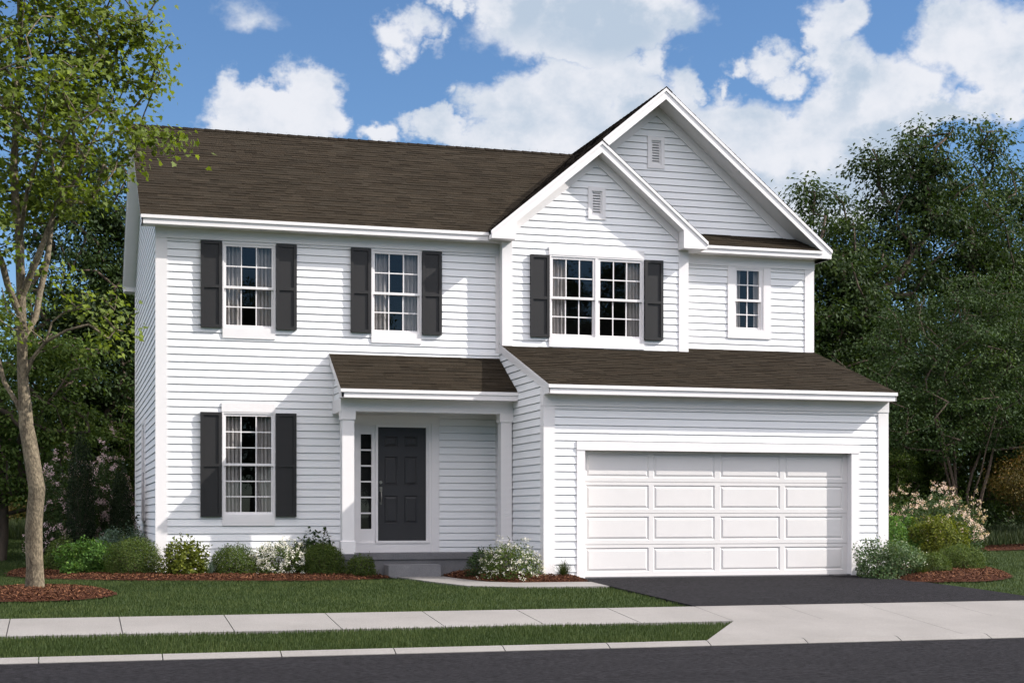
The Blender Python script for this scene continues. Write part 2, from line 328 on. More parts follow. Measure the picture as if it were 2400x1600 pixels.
# walls
h_main = [(1.11, 2.00, 4.25, 5.735), (3.70, 4.60, 4.25, 5.735), (1.11, 2.00, 1.03, 2.83), (3.3, 4.85, 0.0, 2.75)]
part(siding(front(0), [(0.0, 0.0), (HX, 0.0), (HX, 5.95), (0.0, 5.95)], 0.0936, h_main), 'siding_wall', 'siding')
part(siding(front(YG), [(HX, 0.0), (XR, 0.0), (XR, 3.05), (HX, 3.05)], 0.1092, [(6.68, 11.74, -1, 2.2)]), 'siding_wall', 'siding')
part(siding(front(YB), [(HX, 3.9), (9.612, 3.9), (9.612, bz(9.612) - .06), (7.835, 7.75), (HX, bz(HX) - .06)], 0.114,
            [(6.94, 8.73, 4.25, 5.76), (7.74, 7.925, 6.52, 6.955)]), 'siding_wall', 'siding')
part(siding(front(YR), [(9.612, 3.9), (XR, 3.9), (XR, 5.96), (9.612, 5.96)], 0.0794, [(10.66, 11.37, 4.5, 5.8)]), 'siding_wall', 'siding')
part(siding(front(YW), [(6.2, 6.2), (12.3, 6.2), (12.3, wz(12.3) - .06), (9.2, 8.9), (6.2, wz(6.2) - .06)], 0.0, [(9.095, 9.28, 7.645, 8.085)]), 'siding_wall', 'siding')
part(siding(left(0), [(-8.0, 0), (0, 0), (0, rf(0) - .06), (-4.0, rf(4) - .06), (-8.0, rf(0) - .06)], 0.09, [(-4.6, -3.8, 1.0, 2.82)]), 'siding_wall', 'siding')
part(siding(left(HX), [(0, 0), (2.7, 0), (2.7, gz(-2.7) - .08), (0, gz(0) - .08)], 0.107), 'siding_wall', 'siding')
part(siding(left(HX), [(0, 3.9), (0.225, 3.9), (0.225, 6.0), (0, 6.0)], 0.114), 'siding_wall', 'siding')
part(siding(right(XR), [(-2.7, 0), (YR, 0), (YR, gz(YR) - .06), (-2.7, gz(-2.7) - .06)], 0.107), 'siding_wall', 'siding')
part(siding(right(XR), [(YR, 0), (8.0, 0), (8.0, 6.05), (YR, 6.05)], 0.107), 'siding_wall', 'siding')
part(siding(right(9.612), [(-0.225, 3.9), (YR, 3.9), (YR, 6.0), (-0.225, 6.0)], 0.114), 'siding_wall', 'siding')
part(siding(back(8.0), [(-XR, 0), (0, 0), (0, 6), (-XR, 6)], 0.107), 'siding_wall', 'siding')
part(siding(back(8.0), [(-12.3, 6), (-6.2, 6), (-6.2, wz(6.2) - .06), (-9.2, 8.9), (-12.3, wz(12.3) - .06)], 0.107), 'siding_wall', 'siding')
# foundation strip
mb = MB(); mb.box(0.01, XR - .01, 0.005, 7.98, -0.4, 0.03); mb.box(HX + .005, XR - .01, YG + 0.005, 0, -0.4, 0.02); part(mb, 'foundation', 'step')
# corner boards
def board(name, F, s0, s1, z0, z1, n0=0.0, n1=0.026, mat='trim'):
    mb = MB(); mb.lbox(F, s0, s1, z0, z1, n0, n1); return part(mb, name, mat)
def two(name, boxes, mat='trim'):
    mb = MB()
    for b in boxes: mb.lbox(*b)
    return part(mb, name, mat)
f0, fG, fB, fR, fW = front(0), front(YG), front(YB), front(YR), front(YW)
board('corner_board', f0, -0.022, 0.177, 0.03, 5.757)
two('corner_board', [(fB, HX - .024, 6.224, 3.95, 5.952, 0, .026), (left(HX), 0.07, 0.225, 3.95, 5.952, .0, .024)])
two('corner_board', [(fB, 9.444, 9.636, 3.95, 5.952, 0, .026), (right(9.612), -0.225, -0.10, 3.95, 5.952, .0, .024)])
two('corner_board', [(fG, HX - .024, 6.225, 0.02, 2.842, 0, .026), (left(HX), 2.545, 2.7, 0.02, 3.15, .0, .024)])
two('corner_board', [(fG, 12.175, 12.374, 0.02, 2.842, 0, .026), (right(XR), -2.7, -2.55, 0.02, 3.15, .0, .024)])
two('corner_board', [(fR, 12.18, 12.374, 3.95, 5.762, 0, .026), (right(XR), YR, YR + .15, 3.95, 6.0, .0, .024)])
two('corner_board', [(left(0), -8.0, -7.9, 0.03, 5.95, 0, .024)])
board('corner_board', f0, 5.975, HX - .002, 3.98, 5.757, 0, .022)
board('corner_board', f0, 5.975, HX - .002, 0.39, 2.9, 0, .022)
# frieze boards
board('frieze_board', f0, -0.022, 6.03, 5.757, 5.945, 0, .036)
board('frieze_board', fR, 9.638, 12.38, 5.762, 5.955, 0, .036)
two('frieze_board', [(fG, HX - .030, 12.38, 2.842, 3.03, 0, .036), (left(HX), 2.56, 2.7, 2.842, 3.02, .024, .030)])
def rake_frieze(F, xc, zt, drop, half, zlow, n1=.034):
    mb = MB()
    for sgn in (-1, 1):
        P = [(xc, zt - drop), (xc + sgn * half, zt - drop - .8333 * half), (xc + sgn * half, zt - .8333 * half), (xc, zt)]
        P = clip(P, 0, -1, -zlow)
        if sgn > 0: P = P[::-1]
        mb.prism(F, P[::-1], 0, n1)
    return part(mb, 'frieze_board', 'trim')
rake_frieze(fB, 7.835, 7.63, 0.19, 1.59, 6.0)
rake_frieze(fW, 9.2, 8.78, 0.225, 2.95, 6.2)
# J-channel lines under friezes
board('trim_channel', f0, .177, 5.97, 5.722, 5.738, 0, .021); board('trim_channel', fG, 6.225, 12.175, 2.804, 2.822, 0, .021); board('trim_channel', fR, 9.64, 12.18, 5.728, 5.744, 0, .021)

# eaves: gutter strip + fascia + soffit
def eave(x0, x1, yf, yw, ztop, zbot, ends=True):
    mb = MB(); mb.box(x0, x1, yf, yf + .02, zbot, ztop - .055); part(mb, 'fascia', 'trim')
    mb = MB(); mb.box(x0 - .012, x1 + .012, yf - .022, yf + .02, ztop - .055, ztop); part(mb, 'gutter', 'trim')
    mb = MB(); mb.box(x0, x1, yf + .02, yw, zbot, zbot + .012); part(mb, 'soffit', 'trim')
eave(-.262, 5.76, -.30, 0.0, 6.084, 5.937)
mb = MB(); mb.box(5.76, 6.05, -.28, 0.0, 5.9375, 5.949); part(mb, 'soffit', 'trim')
eave(9.90, 12.393, YR - .30, YR, 6.086, 5.950)
eave(6.042, 12.372, -3.0, YG, 3.168, 3.022)
eave(2.955, 6.052, -1.2, -.88, 3.168, 3.024)
# gable barges
def barge(F, pts, nf, th, name='barge_board'):
    mb = MB(); mb.prism(F, pts, nf - th, nf); return part(mb, name, 'trim')
nb = 0.30  # bump overhang in front of its wall
barge(fB, [(5.765, 5.952), (6.215, 5.952), (6.215, 6.255), (7.835, 7.604), (7.835, 7.755), (5.765, 6.032)], nb, .03)
barge(fB, [(7.835, 7.604), (9.43, 6.275), (9.43, 5.952), (9.89, 5.952), (9.90, 6.032), (7.835, 7.755)], nb, .03)
mb = MB(); fe = nb + .018
mb.prism(fB, [(5.755, 6.025), (7.835, 7.752), (7.835, 7.813), (5.755, 6.088)], nb - .03, fe)
mb.prism(fB, [(7.835, 7.752), (9.912, 6.023), (9.912, 6.086), (7.835, 7.813)], nb - .03, fe); part(mb, 'rake_trim', 'trim')
mb = MB()   # soffit of the small gable and its two boxed returns
mb.prism(fB, [(6.215, 6.257), (7.835, 7.606), (7.835, 7.66), (6.215, 6.31)], 0.0, nb - .03)
mb.prism(fB, [(7.835, 7.606), (9.43, 6.277), (9.43, 6.33), (7.835, 7.66)], 0.0, nb - .03)
mb.prism(fB, [(5.768, 5.954), (6.213, 5.954), (6.213, 6.34), (5.768, 6.03)], -.05, nb - .03)
mb.prism(fB, [(9.432, 5.954), (9.888, 5.954), (9.888, 6.03), (9.432, 6.36)], -.28, nb - .03)
part(mb, 'soffit', 'trim')
nw = YW - (YR - .30)   # big gable overhang measured from its wall
barge(fW, [(7.80, 7.583), (9.2, 8.749), (9.2, 8.90), (7.80, 7.734)], nw, .03)
barge(fW, [(9.2, 8.749), (12.393, 6.088), (12.395, 5.948), (12.60, 5.948), (12.605, 6.062), (9.2, 8.90)], nw, .03)
mb = MB()
mb.prism(fW, [(7.80, 7.731), (9.2, 8.897), (9.2, 8.958), (7.80, 7.792)], nw - .03, nw + .018)
mb.prism(fW, [(9.2, 8.897), (12.618, 6.05), (12.618, 6.111), (9.2, 8.958)], nw - .03, nw + .018); part(mb, 'rake_trim', 'trim')
mb = MB()
mb.prism(fW, [(7.2, 7.085), (9.2, 8.751), (9.2, 8.80), (7.2, 7.134)], 0.0, nw - .03)
mb.prism(fW, [(9.2, 8.751), (12.40, 6.084), (12.40, 6.134), (9.2, 8.80)], 0.0, nw - .03)
mb.prism(fW, [(12.397, 5.950), (12.598, 5.950), (12.598, 6.06), (12.397, 6.12)], -.3, nw - .03); part(mb, 'soffit', 'trim')
# right eave of the wing running back
mb = MB(); mb.box(12.36, 12.60, -.18, 8.3, 5.95, 5.962); mb.box(12.59, 12.61, -.18, 8.3, 5.95, 6.06); part(mb, 'soffit', 'trim')
# left rake of the main roof, both slopes, with boxed returns
FL = left(0)
mb = MB()
mb.prism(FL, [(.30, 5.937), (.30, rf(-.3) - .055), (-4.0, rf(4) - .055), (-4.0, rf(4) - .21), (0.06, rf(-.06) - .21), (.02, 5.937)][::-1], .24, .265)
mb.prism(FL, [(-8.30, 5.937), (-8.30, rf(-.3) - .055), (-4.0, rf(4) - .055), (-4.0, rf(4) - .21), (-8.0, rf(0) - .21), (-8.0, 5.937)], .24, .265); part(mb, 'barge_board', 'trim')
mb = MB()
mb.prism(FL, [(.318, rf(-.3) - .06), (.318, rf(-.318)), (-4.0, rf(4)), (-4.0, rf(4) - .06)][::-1], .24, .28)
mb.prism(FL, [(-8.318, rf(-.3) - .06), (-8.318, rf(-.318)), (-4.0, rf(4)), (-4.0, rf(4) - .06)], .24, .28); part(mb, 'rake_trim', 'trim')
mb = MB()
mb.prism(FL, [(0, rf(0) - .21), (-4.0, rf(4) - .21), (-4.0, rf(4) - .16), (0, rf(0) - .16)][::-1], .0, .24)
mb.prism(FL, [(-8.0, rf(0) - .21), (-4.0, rf(4) - .21), (-4.0, rf(4) - .16), (-8.0, rf(0) - .16)], .0, .24)
mb.prism(FL, [(-8.29, 5.939), (-8.0, 5.939), (-8.0, rf(0) - .15), (-8.29, rf(-.29) - .06)], .0, .24)
mb.prism(FL, [(.28, 5.939), (.0, 5.939), (.0, rf(0) - .15), (.28, rf(-.29) - .07)][::-1], .0, .24); part(mb, 'soffit', 'trim')
mb = MB(); mb.box(-.26, 9.2, 8.28, 8.30, 5.937, 6.03); mb.box(-.26, 9.2, 8.0, 8.29, 5.94, 5.952); part(mb, 'soffit', 'trim')
# garage and porch rakes
def rake(F, s0, s1, zf, zb, n0, n1, drop=.16, ret=None):
    P = [(s0, zf - .055), (s1, zb - .055), (s1, zb - drop)]
    if ret: P += [(ret, zf - .146 + (zb - zf) * 0.0), (s0, zf - .146)]
    return P
mb = MB()
mb.prism(left(HX), [(0.0, gz(0) - .05), (0, gz(0) - .155), (2.56, gz(-2.56) - .155), (2.70, 3.024), (3.0, 3.024), (3.0, gz(-3.0) - .05)][::-1], -.0, .018)
mb.prism(left(HX), [(-.0, gz(0) + .004), (0, gz(0) - .052), (3.02, gz(-3.02) - .052), (3.02, gz(-3.02) + .004)][::-1], -.02, .032); part(mb, 'barge_board', 'trim')
mb = MB()
mb.prism(right(XR), [(YR, gz(YR) - .05), (YR, gz(YR) - .155), (-2.70, gz(-2.7) - .155), (-3.0, 3.024), (-3.0, gz(-3.0) - .05)], 0, .018); part(mb, 'barge_board', 'trim')
def pz(y): return 3.168 + 0.5825 * (y + 1.2)
mb = MB()
mb.prism(left(3.0), [(0.0, pz(0) - .05), (0, pz(0) - .17), (.90, pz(-.9) - .17), (1.0, 3.026), (1.2, 3.026), (1.2, pz(-1.2) - .05)][::-1], .0, .042)
mb.prism(left(3.0), [(0.0, pz(0) - .002), (0, pz(0) - .052), (1.218, pz(-1.2) - .06), (1.218, pz(-1.218) - .006)][::-1], -.02, .055); part(mb, 'barge_board', 'trim')
part(siding(left(3.03), [(0, 2.98), (0.87, 2.98), (0.87, pz(-.87) - .1), (0, pz(0) - .1)], 0.09), 'siding_wall', 'siding')
mb = MB(); mb.lbox(left(3.03), .0, .07, 2.98, 3.75, 0, .02); part(mb, 'corner_board', 'trim')

# ------------------------------------------------------------------ shingle roofs
rng = random.Random(7)
def shingles(name, O, U, V, poly, expo=.132, seed=1, base=1.0, parent=None):
    """lapped courses of random-width tabs on the plane O + s*U + t*V, clipped to the convex polygon"""
    r = random.Random(seed); mb = MB()
    O = Vector(O); U = Vector(U).normalized(); V = Vector(V).normalized(); Nn = U.cross(V)
    t0 = min(p[1] for p in poly); t1 = max(p[1] for p in poly); s0 = min(p[0] for p in poly); s1 = max(p[0] for p in poly)
    # underlay
    mb.poly([O + U * p[0] + V * p[1] + Nn * -.004 for p in poly], (.7, .7, .7))
    t = t0; 
    while t < t1:
        s = s0 - r.uniform(0, .3)
        while s < s1:
            w = r.choice((.16, .2, .24, .28, .33, .40)) * r.uniform(.9, 1.1)
            P = clip(clip(clip(clip(poly, -1, 0, -s), 1, 0, s + w), 0, -1, -t), 0, 1, t + expo)
            th = .005 if r.random() < .6 else .010
            c = base * r.choice((.80, .88, .94, .98, 1.0, 1.0, 1.04, 1.10, 1.18)) * r.uniform(.95, 1.05)
            wv = r.uniform(.98, 1.02); col = (c * wv, c, c / wv)
            s += w
            if len(P) < 3: continue
            h = lambda q: th * (1 - (q[1] - t) / expo * .8)
            top = [O + U * q[0] + V * q[1] + Nn * h(q) for q in P]
            mb.poly(top, col)
            bs = [q for q in P if abs(q[1] - t) < 1e-6]
            if len(bs) >= 2:
                a, b = min(q[0] for q in bs), max(q[0] for q in bs)
                mb.poly([O + U * a + V * t - Nn * .003, O + U * b + V * t - Nn * .003, O + U * b + V * t + Nn * th, O + U * a + V * t + Nn * th], (.55, .55, .55))
                for q in (a, b): mb.poly([O + U * q + V * t - Nn * .003, O + U * q + V * t + Nn * th, O + U * q + V * (t + expo) - Nn * .003], (.45, .45, .45))
        t += expo
    return part(mb, name, 'shingle', parent=parent, colors=True)
def plane(O, U, V): return O, U, V
ls = math.hypot(1, SL)
# main front slope: s = x, t along slope from the eave
tt = lambda y: (y + .318) * ls
shingles('main_roof', (0, -.318, rf(-.318) + .006), (1, 0, 0), (0, 1, SL), [(-.285, 0), (5.765, 0), (8.83, tt(4.0)), (-.285, tt(4.0))], seed=3)
shingles('main_roof', (0, 8.318, rf(-.318) + .006), (-1, 0, 0), (0, -1, SL), [(-8.83, 0), (.285, 0), (.285, tt(4.0)), (-8.83, tt(4.0))], seed=4)
shingles('pent_roof', (0, YR - .322, 6.078 + .006), (1, 0, 0), (0, 1, SL), [(9.905, 0), (12.40, 0), (12.19, .52 * ls), (9.905, .52 * ls)], seed=5)
l8 = math.hypot(1, .8333)
# wing left slope (s along -y so that the normal points up): origin at the left eave
shingles('wing_roof', (5.755, 0, wz(5.755) + .006 - .0), (0, -1, 0), (1, 0, .8333), [(-8.3, 0), (.238, 0), (.238, 3.445 * l8), (-8.3, 3.445 * l8)], seed=6)
shingles('wing_roof', (12.63, 0, wz(12.63) + .006), (0, 1, 0), (-1, 0, .8333), [(-.238, 0), (8.3, 0), (8.3, 3.43 * l8), (-.238, 3.43 * l8)], seed=8)
shingles('bay_roof', (5.755, 0, wz(5.755) + .007), (0, -1, 0), (1, 0, .8333), [(.239, 0), (.543, 0), (.543, 2.08 * l8), (.239, 2.08 * l8)], seed=9)
shingles('bay_roof', (9.915, 0, bz(9.915) + .006), (0, 1, 0), (-1, 0, .8333), [(-.543, 0), (YW, 0), (YW, 2.08 * l8), (-.543, 2.08 * l8)], seed=10)
lg = math.hypot(1, .327)
shingles('garage_roof', (0, -3.018, gz(-3.018) + .006), (1, 0, 0), (0, 1, .327), [(6.03, 0), (12.385, 0), (12.385, 3.11 * lg), (6.03, 3.11 * lg)], seed=11, base=.95)
lp = math.hypot(1, .5825)
shingles('porch_roof', (0, -1.218, pz(-1.218) + .006), (1, 0, 0), (0, 1, .5825), [(2.945, 0), (HX - .01, 0), (HX - .01, 1.21 * lp), (2.945, 1.21 * lp)], seed=12)
def ridge_cap(pts0, pts1, dz, width=.14, dirn='x'):
    mb = MB(); a = Vector(pts0); b = Vector(pts1); Ln = (b - a).length; d = (b - a).normalized(); side = d.cross(Vector((0, 0, 1))).normalized()
    n = int(Ln / .2)
    for i in range(n):
        p = a + d * (i * Ln / n); q = a + d * ((i + 1) * Ln / n + .03); c = rng.choice((.55, .68, .8, .6)); up = Vector((0, 0, 1))
        for sg in (-1, 1):
            e = side * sg * width - up * dz * width
            P = [p + up * .022, q + up * .010, q + e + up * .008, p + e + up * .020]
            if sg < 0: P = P[::-1]
            mb.poly(P, (c, c, c)); 
            R = [P[0], P[3], P[3] - up * .02, P[0] - up * .02]
            mb.poly(R, (.4, .4, .4)); mb.poly([P[2], P[3], P[3] - up * .015, P[2] - up * .015], (.4, .4, .4)); mb.poly([P[0], P[1], P[1] - up * .015, P[0] - up * .015], (.4, .4, .4))
    return part(mb, 'ridge_cap', 'shingle', colors=True)
ridge_cap((-.29, 4.0, rf(4) + .006), (8.9, 4.0, rf(4) + .006), SL)
ridge_cap((9.2, -.243, 8.962), (9.2, 8.3, 8.962), .8333, .12)
ridge_cap((7.835, -.548, 7.816), (7.835, YW, 7.816), .8333, .12)

# ------------------------------------------------------------------ windows
def sash_mb(F, s0, s1, z0, z1, nc, nr, n, stile=.042, muntin=.019):
    mb = MB(); d = .03
    mb.lbox(F, s0, s0 + stile, z0, z1, n - d, n); mb.lbox(F, s1 - stile, s1, z0, z1, n - d, n)
    mb.lbox(F, s0 + stile, s1 - stile, z0, z0 + stile, n - d, n - .001); mb.lbox(F, s0 + stile, s1 - stile, z1 - stile, z1, n - d, n - .001)
    a0, a1, b0, b1 = s0 + stile, s1 - stile, z0 + stile, z1 - stile
    for i in range(1, nc):
        x = a0 + (a1 - a0) * i / nc; mb.lbox(F, x - muntin / 2, x + muntin / 2, b0, b1, n - .022, n - .008)
    for i in range(1, nr):
        z = b0 + (b1 - b0) * i / nr; mb.lbox(F, a0, a1, z - muntin / 2, z + muntin / 2, n - .022, n - .0085)
    return mb
def pane_mb(F, s0, s1, z0, z1, n):
    mb = MB(); mb.poly([L3(F, s0, z0, n), L3(F, s1, z0, n), L3(F, s1, z1, n), L3(F, s0, z1, n)]); return mb
def curtain_mb(F, s0, s1, z0, z1, n, folds, seed):
    r = random.Random(seed); mb = MB(); k = folds * 10; zs = [z0, (z0 * 2 + z1) / 3, (z0 + z1 * 2) / 3, z1]
    ph = [r.uniform(0, 6) for _ in range(3)]
    def off(t, j): return .030 * math.sin(2 * math.pi * folds * t + .5 * math.sin(3 * t + ph[0]) + .12 * j) + .012 * math.sin(2 * math.pi * folds * 2.3 * t + ph[1])
    g = [[L3(F, s0 + (s1 - s0) * (i / k) + .006 * math.sin(j * 2 + i * .7), z, n + off(i / k, j)) for i in range(k + 1)] for j, z in enumerate(zs)]
    for j in range(3):
        for i in range(k): mb.poly([g[j][i], g[j][i + 1], g[j + 1][i + 1], g[j + 1][i]])
    return mb
def window(F, s0, s1, z0, z1, units, nr, head=None, apron=None, curtains=(), depth=0.0, meet=None, nc=3):
    """frame ring + sashes + glass + curtains + the unlit room behind"""
    mb = MB(); fr = .028; n1 = .030
    mb.lbox(F, s0, s0 + fr, z0, z1, -.10, n1); mb.lbox(F, s1 - fr, s1, z0, z1, -.10, n1)
    mb.lbox(F, s0 + fr, s1 - fr, z1 - fr, z1, -.10, n1 - .002); mb.lbox(F, s0 + fr, s1 - fr, z0, z0 + fr, -.10, n1 - .002)
    if len(units) == 2: mb.lbox(F, units[0][1], units[1][0], z0 + fr, z1 - fr, -.10, n1 - .004)
    w = part(mb, 'window', 'trim')
    zm = meet if meet else (z0 + z1) / 2
    for (a, b) in units:
        u = MB(); u = sash_mb(F, a, b, zm - .02, z1 - fr, nc, nr, .014); part(u, 'sash', 'trim', w)
        u = sash_mb(F, a, b, z0 + fr, zm + .022, nc, nr, -.020); part(u, 'sash', 'trim', w)
        part(pane_mb(F, a + .03, b - .03, zm, z1 - fr - .03, .014 - .026), 'pane', 'glass', w)
        part(pane_mb(F, a + .03, b - .03, z0 + fr + .03, zm, -.020 - .026), 'pane', 'glass', w)
    for i, (a, b, k) in enumerate(curtains):
        part(curtain_mb(F, a, b, z0 + .0, z1, -.11, k, i + int(s0 * 10)), 'curtain', 'curtain', w, smooth=True)
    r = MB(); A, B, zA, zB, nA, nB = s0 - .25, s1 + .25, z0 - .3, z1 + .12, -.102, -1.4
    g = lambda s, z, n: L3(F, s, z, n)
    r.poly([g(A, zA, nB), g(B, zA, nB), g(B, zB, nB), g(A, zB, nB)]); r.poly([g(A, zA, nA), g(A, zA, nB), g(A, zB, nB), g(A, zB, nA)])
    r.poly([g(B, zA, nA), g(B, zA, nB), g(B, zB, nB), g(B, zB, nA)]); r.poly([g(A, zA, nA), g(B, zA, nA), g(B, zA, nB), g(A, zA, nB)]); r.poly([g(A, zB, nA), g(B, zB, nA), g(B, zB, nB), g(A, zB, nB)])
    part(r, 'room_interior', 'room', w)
    for tb in (head, apron):
        if tb: m2 = MB(); m2.lbox(F, tb[0], tb[1], tb[2], tb[3], 0, tb[4] if len(tb) > 4 else .030); part(m2, 'trim_board', 'trim', w)
    return w
def shutter(F, s0, s1, z0, z1, mid):
    mb = MB(); b = .052; n1 = .068; n0 = .012
    mb.lbox(F, s0, s0 + b, z0, z1, n0, n1); mb.lbox(F, s1 - b, s1, z0, z1, n0, n1)
    mb.lbox(F, s0 + b, s1 - b, z1 - b, z1, n0, n1 - .001); mb.lbox(F, s0 + b, s1 - b, z0, z0 + b, n0, n1 - .001); mb.lbox(F, s0 + b, s1 - b, mid - b / 2, mid + b / 2, n0, n1 - .001)
    mb.lbox(F, s0 + b, s1 - b, z0 + b, mid - b / 2, n0 + .002, n1 - .022); mb.lbox(F, s0 + b, s1 - b, mid + b / 2, z1 - b, n0 + .002, n1 - .022)
    return part(mb, 'shutter', 'shutter')
def std(s0, low=False):
    if not low:
        window(f0, s0, s0 + .905, 4.25, 5.735, [(s0 + .022, s0 + .883)], 2, apron=(s0, s0 + .903, 4.087, 4.25), curtains=[(s0 + .03, s0 + .31, 4), (s0 + .60, s0 + .88, 4)], meet=4.965)
        za, zb, mid = 4.258, 5.742, 4.965
    else:
        window(f0, s0, s0 + .905, 1.03, 2.82, [(s0 + .022, s0 + .883)], 3, head=(s0 - .01, s0 + .908, 2.82, 2.976, .034), apron=(s0, s0 + .903, .864, 1.03), curtains=[(s0 + .03, s0 + .31, 4), (s0 + .60, s0 + .88, 4)], meet=1.915)
        za, zb, mid = 1.018, 2.81, 1.905
    shutter(f0, s0 - .368, s0 - .012, za, zb, mid); shutter(f0, s0 + .918, s0 + 1.272, za, zb, mid)
std(1.102); std(3.695); std(1.096, True)
window(fB, 6.925, 8.745, 4.26, 5.755, [(6.945, 7.80), (7.858, 8.720)], 2, head=(6.913, 8.752, 5.755, 5.905, .034), apron=(6.915, 8.757, 4.092, 4.26, .030), curtains=[(6.95, 7.25, 4), (8.43, 8.72, 4)], meet=4.985)
shutter(fB, 6.556, 6.915, 4.26, 5.742, 4.965); shutter(fB, 8.757, 9.118, 4.27, 5.742, 4.965)
w = window(fR, 10.69, 11.335, 4.545, 5.762, [(10.712, 11.262)], 2, apron=(10.57, 11.46, 4.402, 4.548, .030), curtains=[(10.70, 10.87, 2), (11.15, 11.30, 2)], meet=5.125, nc=2)
m2 = MB(); m2.lbox(fR, 11.260, 11.312, 4.57, 5.74, -.05, .008); part(m2, 'jamb', 'trim', w)
for a, b in ((10.57, 10.692), (11.333, 11.46)):
    m2 = MB(); m2.lbox(fR, a, b, 4.548, 5.762, 0, .030); part(m2, 'trim_board', 'trim', w)
window(left(0), -4.65, -3.77, 0.98, 2.84, [(-4.63, -3.79)], 2, head=(-4.66, -3.76, 2.84, 2.9, .03), apron=(-4.66, -3.76, .93, .98, .03), curtains=[(-4.6, -4.35, 3), (-4.05, -3.8, 3)])
# side casing of the left wall window
mb = MB(); mb.lbox(left(0), -3.77, -3.68, .93, 2.9, 0, .035); mb.lbox(left(0), -4.75, -4.65, .93, 2.9, 0, .035); part(mb, 'trim_board', 'trim')

# gable vents
def vent(F, s0, s1, z0, z1, i0, i1, j0, j1):
    mb = MB(); n = .03
    mb.lbox(F, s0, i0, z0, z1, 0, n); mb.lbox(F, i1, s1, z0, z1, 0, n); mb.lbox(F, i0, i1, j1, z1, 0, n); mb.lbox(F, i0, i1, z0, j0, 0, n)
    b = .026
    mb.lbox(F, i0, i0 + b, j0, j1, -.03, .006); mb.lbox(F, i1 - b, i1, j0, j1, -.03, .006); mb.lbox(F, i0 + b, i1 - b, j1 - b, j1, -.03, .006); mb.lbox(F, i0 + b, i1 - b, j0, j0 + b, -.03, .006)
    v = part(mb, 'gable_vent', 'trim')
    m2 = MB(); k = 8; a, c = i0 + b, i1 - b; zz0, zz1 = j0 + b, j1 - b; h = (zz1 - zz0) / k
    for i in range(k):
        z = zz0 + h * i
        m2.hexa([L3(F, a, z, .004), L3(F, c, z, .004), L3(F, c, z + h * .75, -.035), L3(F, a, z + h * .75, -.035), L3(F, a, z + .012, .004), L3(F, c, z + .012, .004), L3(F, c, z + h * .75 + .012, -.035), L3(F, a, z + h * .75 + .012, -.035)])
    part(m2, 'louvre', 'trim', v)
    m3 = MB(); m3.lbox(F, i0, i1, j0, j1, -.09, -.07); part(m3, 'vent_backing', 'room', v)
vent(fB, 7.665, 8.0, 6.44, 7.035, 7.735, 7.932, 6.515, 6.957)
vent(fW, 9.017, 9.357, 7.565, 8.16, 9.088, 9.287, 7.638, 8.09)

# ------------------------------------------------------------------ raised panel helper
def raised(mb, F, s0, s1, z0, z1, n, w1=.018, d1=.012, w2=.03, d2=.010):
    """moulded panel: bevel in, then bevel out to the field; ring of faces around the centre"""
    rings = [(0, n), (w1, n - d1), (w1 + w2, n - d1 + d2)]
    P = []
    for w_, nn in rings: P.append([L3(F, s0 + w_, z0 + w_, nn), L3(F, s1 - w_, z0 + w_, nn), L3(F, s1 - w_, z1 - w_, nn), L3(F, s0 + w_, z1 - w_, nn)])
    for a, b in zip(P, P[1:]):
        for i in range(4): j = (i + 1) % 4; mb.poly([a[i], a[j], b[j], b[i]])
    mb.poly(P[-1])
def panelled(F, s0, s1, z0, z1, n, panels, back_n, **k):
    """flat slab with rectangular panels cut in; the stiles and rails are the cells between"""
    mb = MB()
    xs = sorted({s0, s1, *[p[0] for p in panels], *[p[1] for p in panels]}); zs = sorted({z0, z1, *[p[2] for p in panels], *[p[3] for p in panels]})
    for a, b in zip(xs, xs[1:]):
        for c, d in zip(zs, zs[1:]):
            mx, mz = (a + b) / 2, (c + d) / 2
            if any(p[0] < mx < p[1] and p[2] < mz < p[3] for p in panels): continue
            mb.poly([L3(F, a, c, n), L3(F, b, c, n), L3(F, b, d, n), L3(F, a, d, n)])
    for p in panels: raised(mb, F, *p, n, **k)
    g = lambda s, z, q: L3(F, s, z, q)
    mb.poly([g(s0, z0, back_n), g(s0, z1, back_n), g(s1, z1, back_n), g(s1, z0, back_n)])
    mb.poly([g(s0, z1, n), g(s1, z1, n), g(s1, z1, back_n), g(s0, z1, back_n)]); mb.poly([g(s0, z0, n), g(s0, z0, back_n), g(s1, z0, back_n), g(s1, z0, n)])
    mb.poly([g(s0, z0, n), g(s0, z1, n), g(s0, z1, back_n), g(s0, z0, back_n)]); mb.poly([g(s1, z0, n), g(s1, z0, back_n), g(s1, z1, back_n), g(s1, z1, n)])
    return mb
# garage door: four hinged sections
gd = MB(); gd.lbox(fG, 6.70, 11.70, 0.0, 2.18, -.20, -.165); gdo = part(gd, 'garage_door', 'garage')
gs = [6.818, 8.020, 9.240, 10.452]
for za, zb in ((0.0, .553), (.560, 1.075), (1.082, 1.600), (1.607, 2.16)):
    lo = .095 if za == 0 else .065
    P = [(s, s + 1.122, za + lo, zb - (.052 if zb < 2 else .09)) for s in gs]
    part(panelled(fG, 6.72, 11.68, za, zb, -.135, P, -.16, w1=.022, d1=.014, w2=.034, d2=.013), 'door_section', 'garage', gdo)
for a, b in ((6.609, 6.750), (11.653, 11.802)): two('garage_trim', [(fG, a, b, 0.0, 2.119, -.14, .024)])
two('garage_trim', [(fG, 6.605, 11.806, 2.119, 2.265, -.14, .032)])
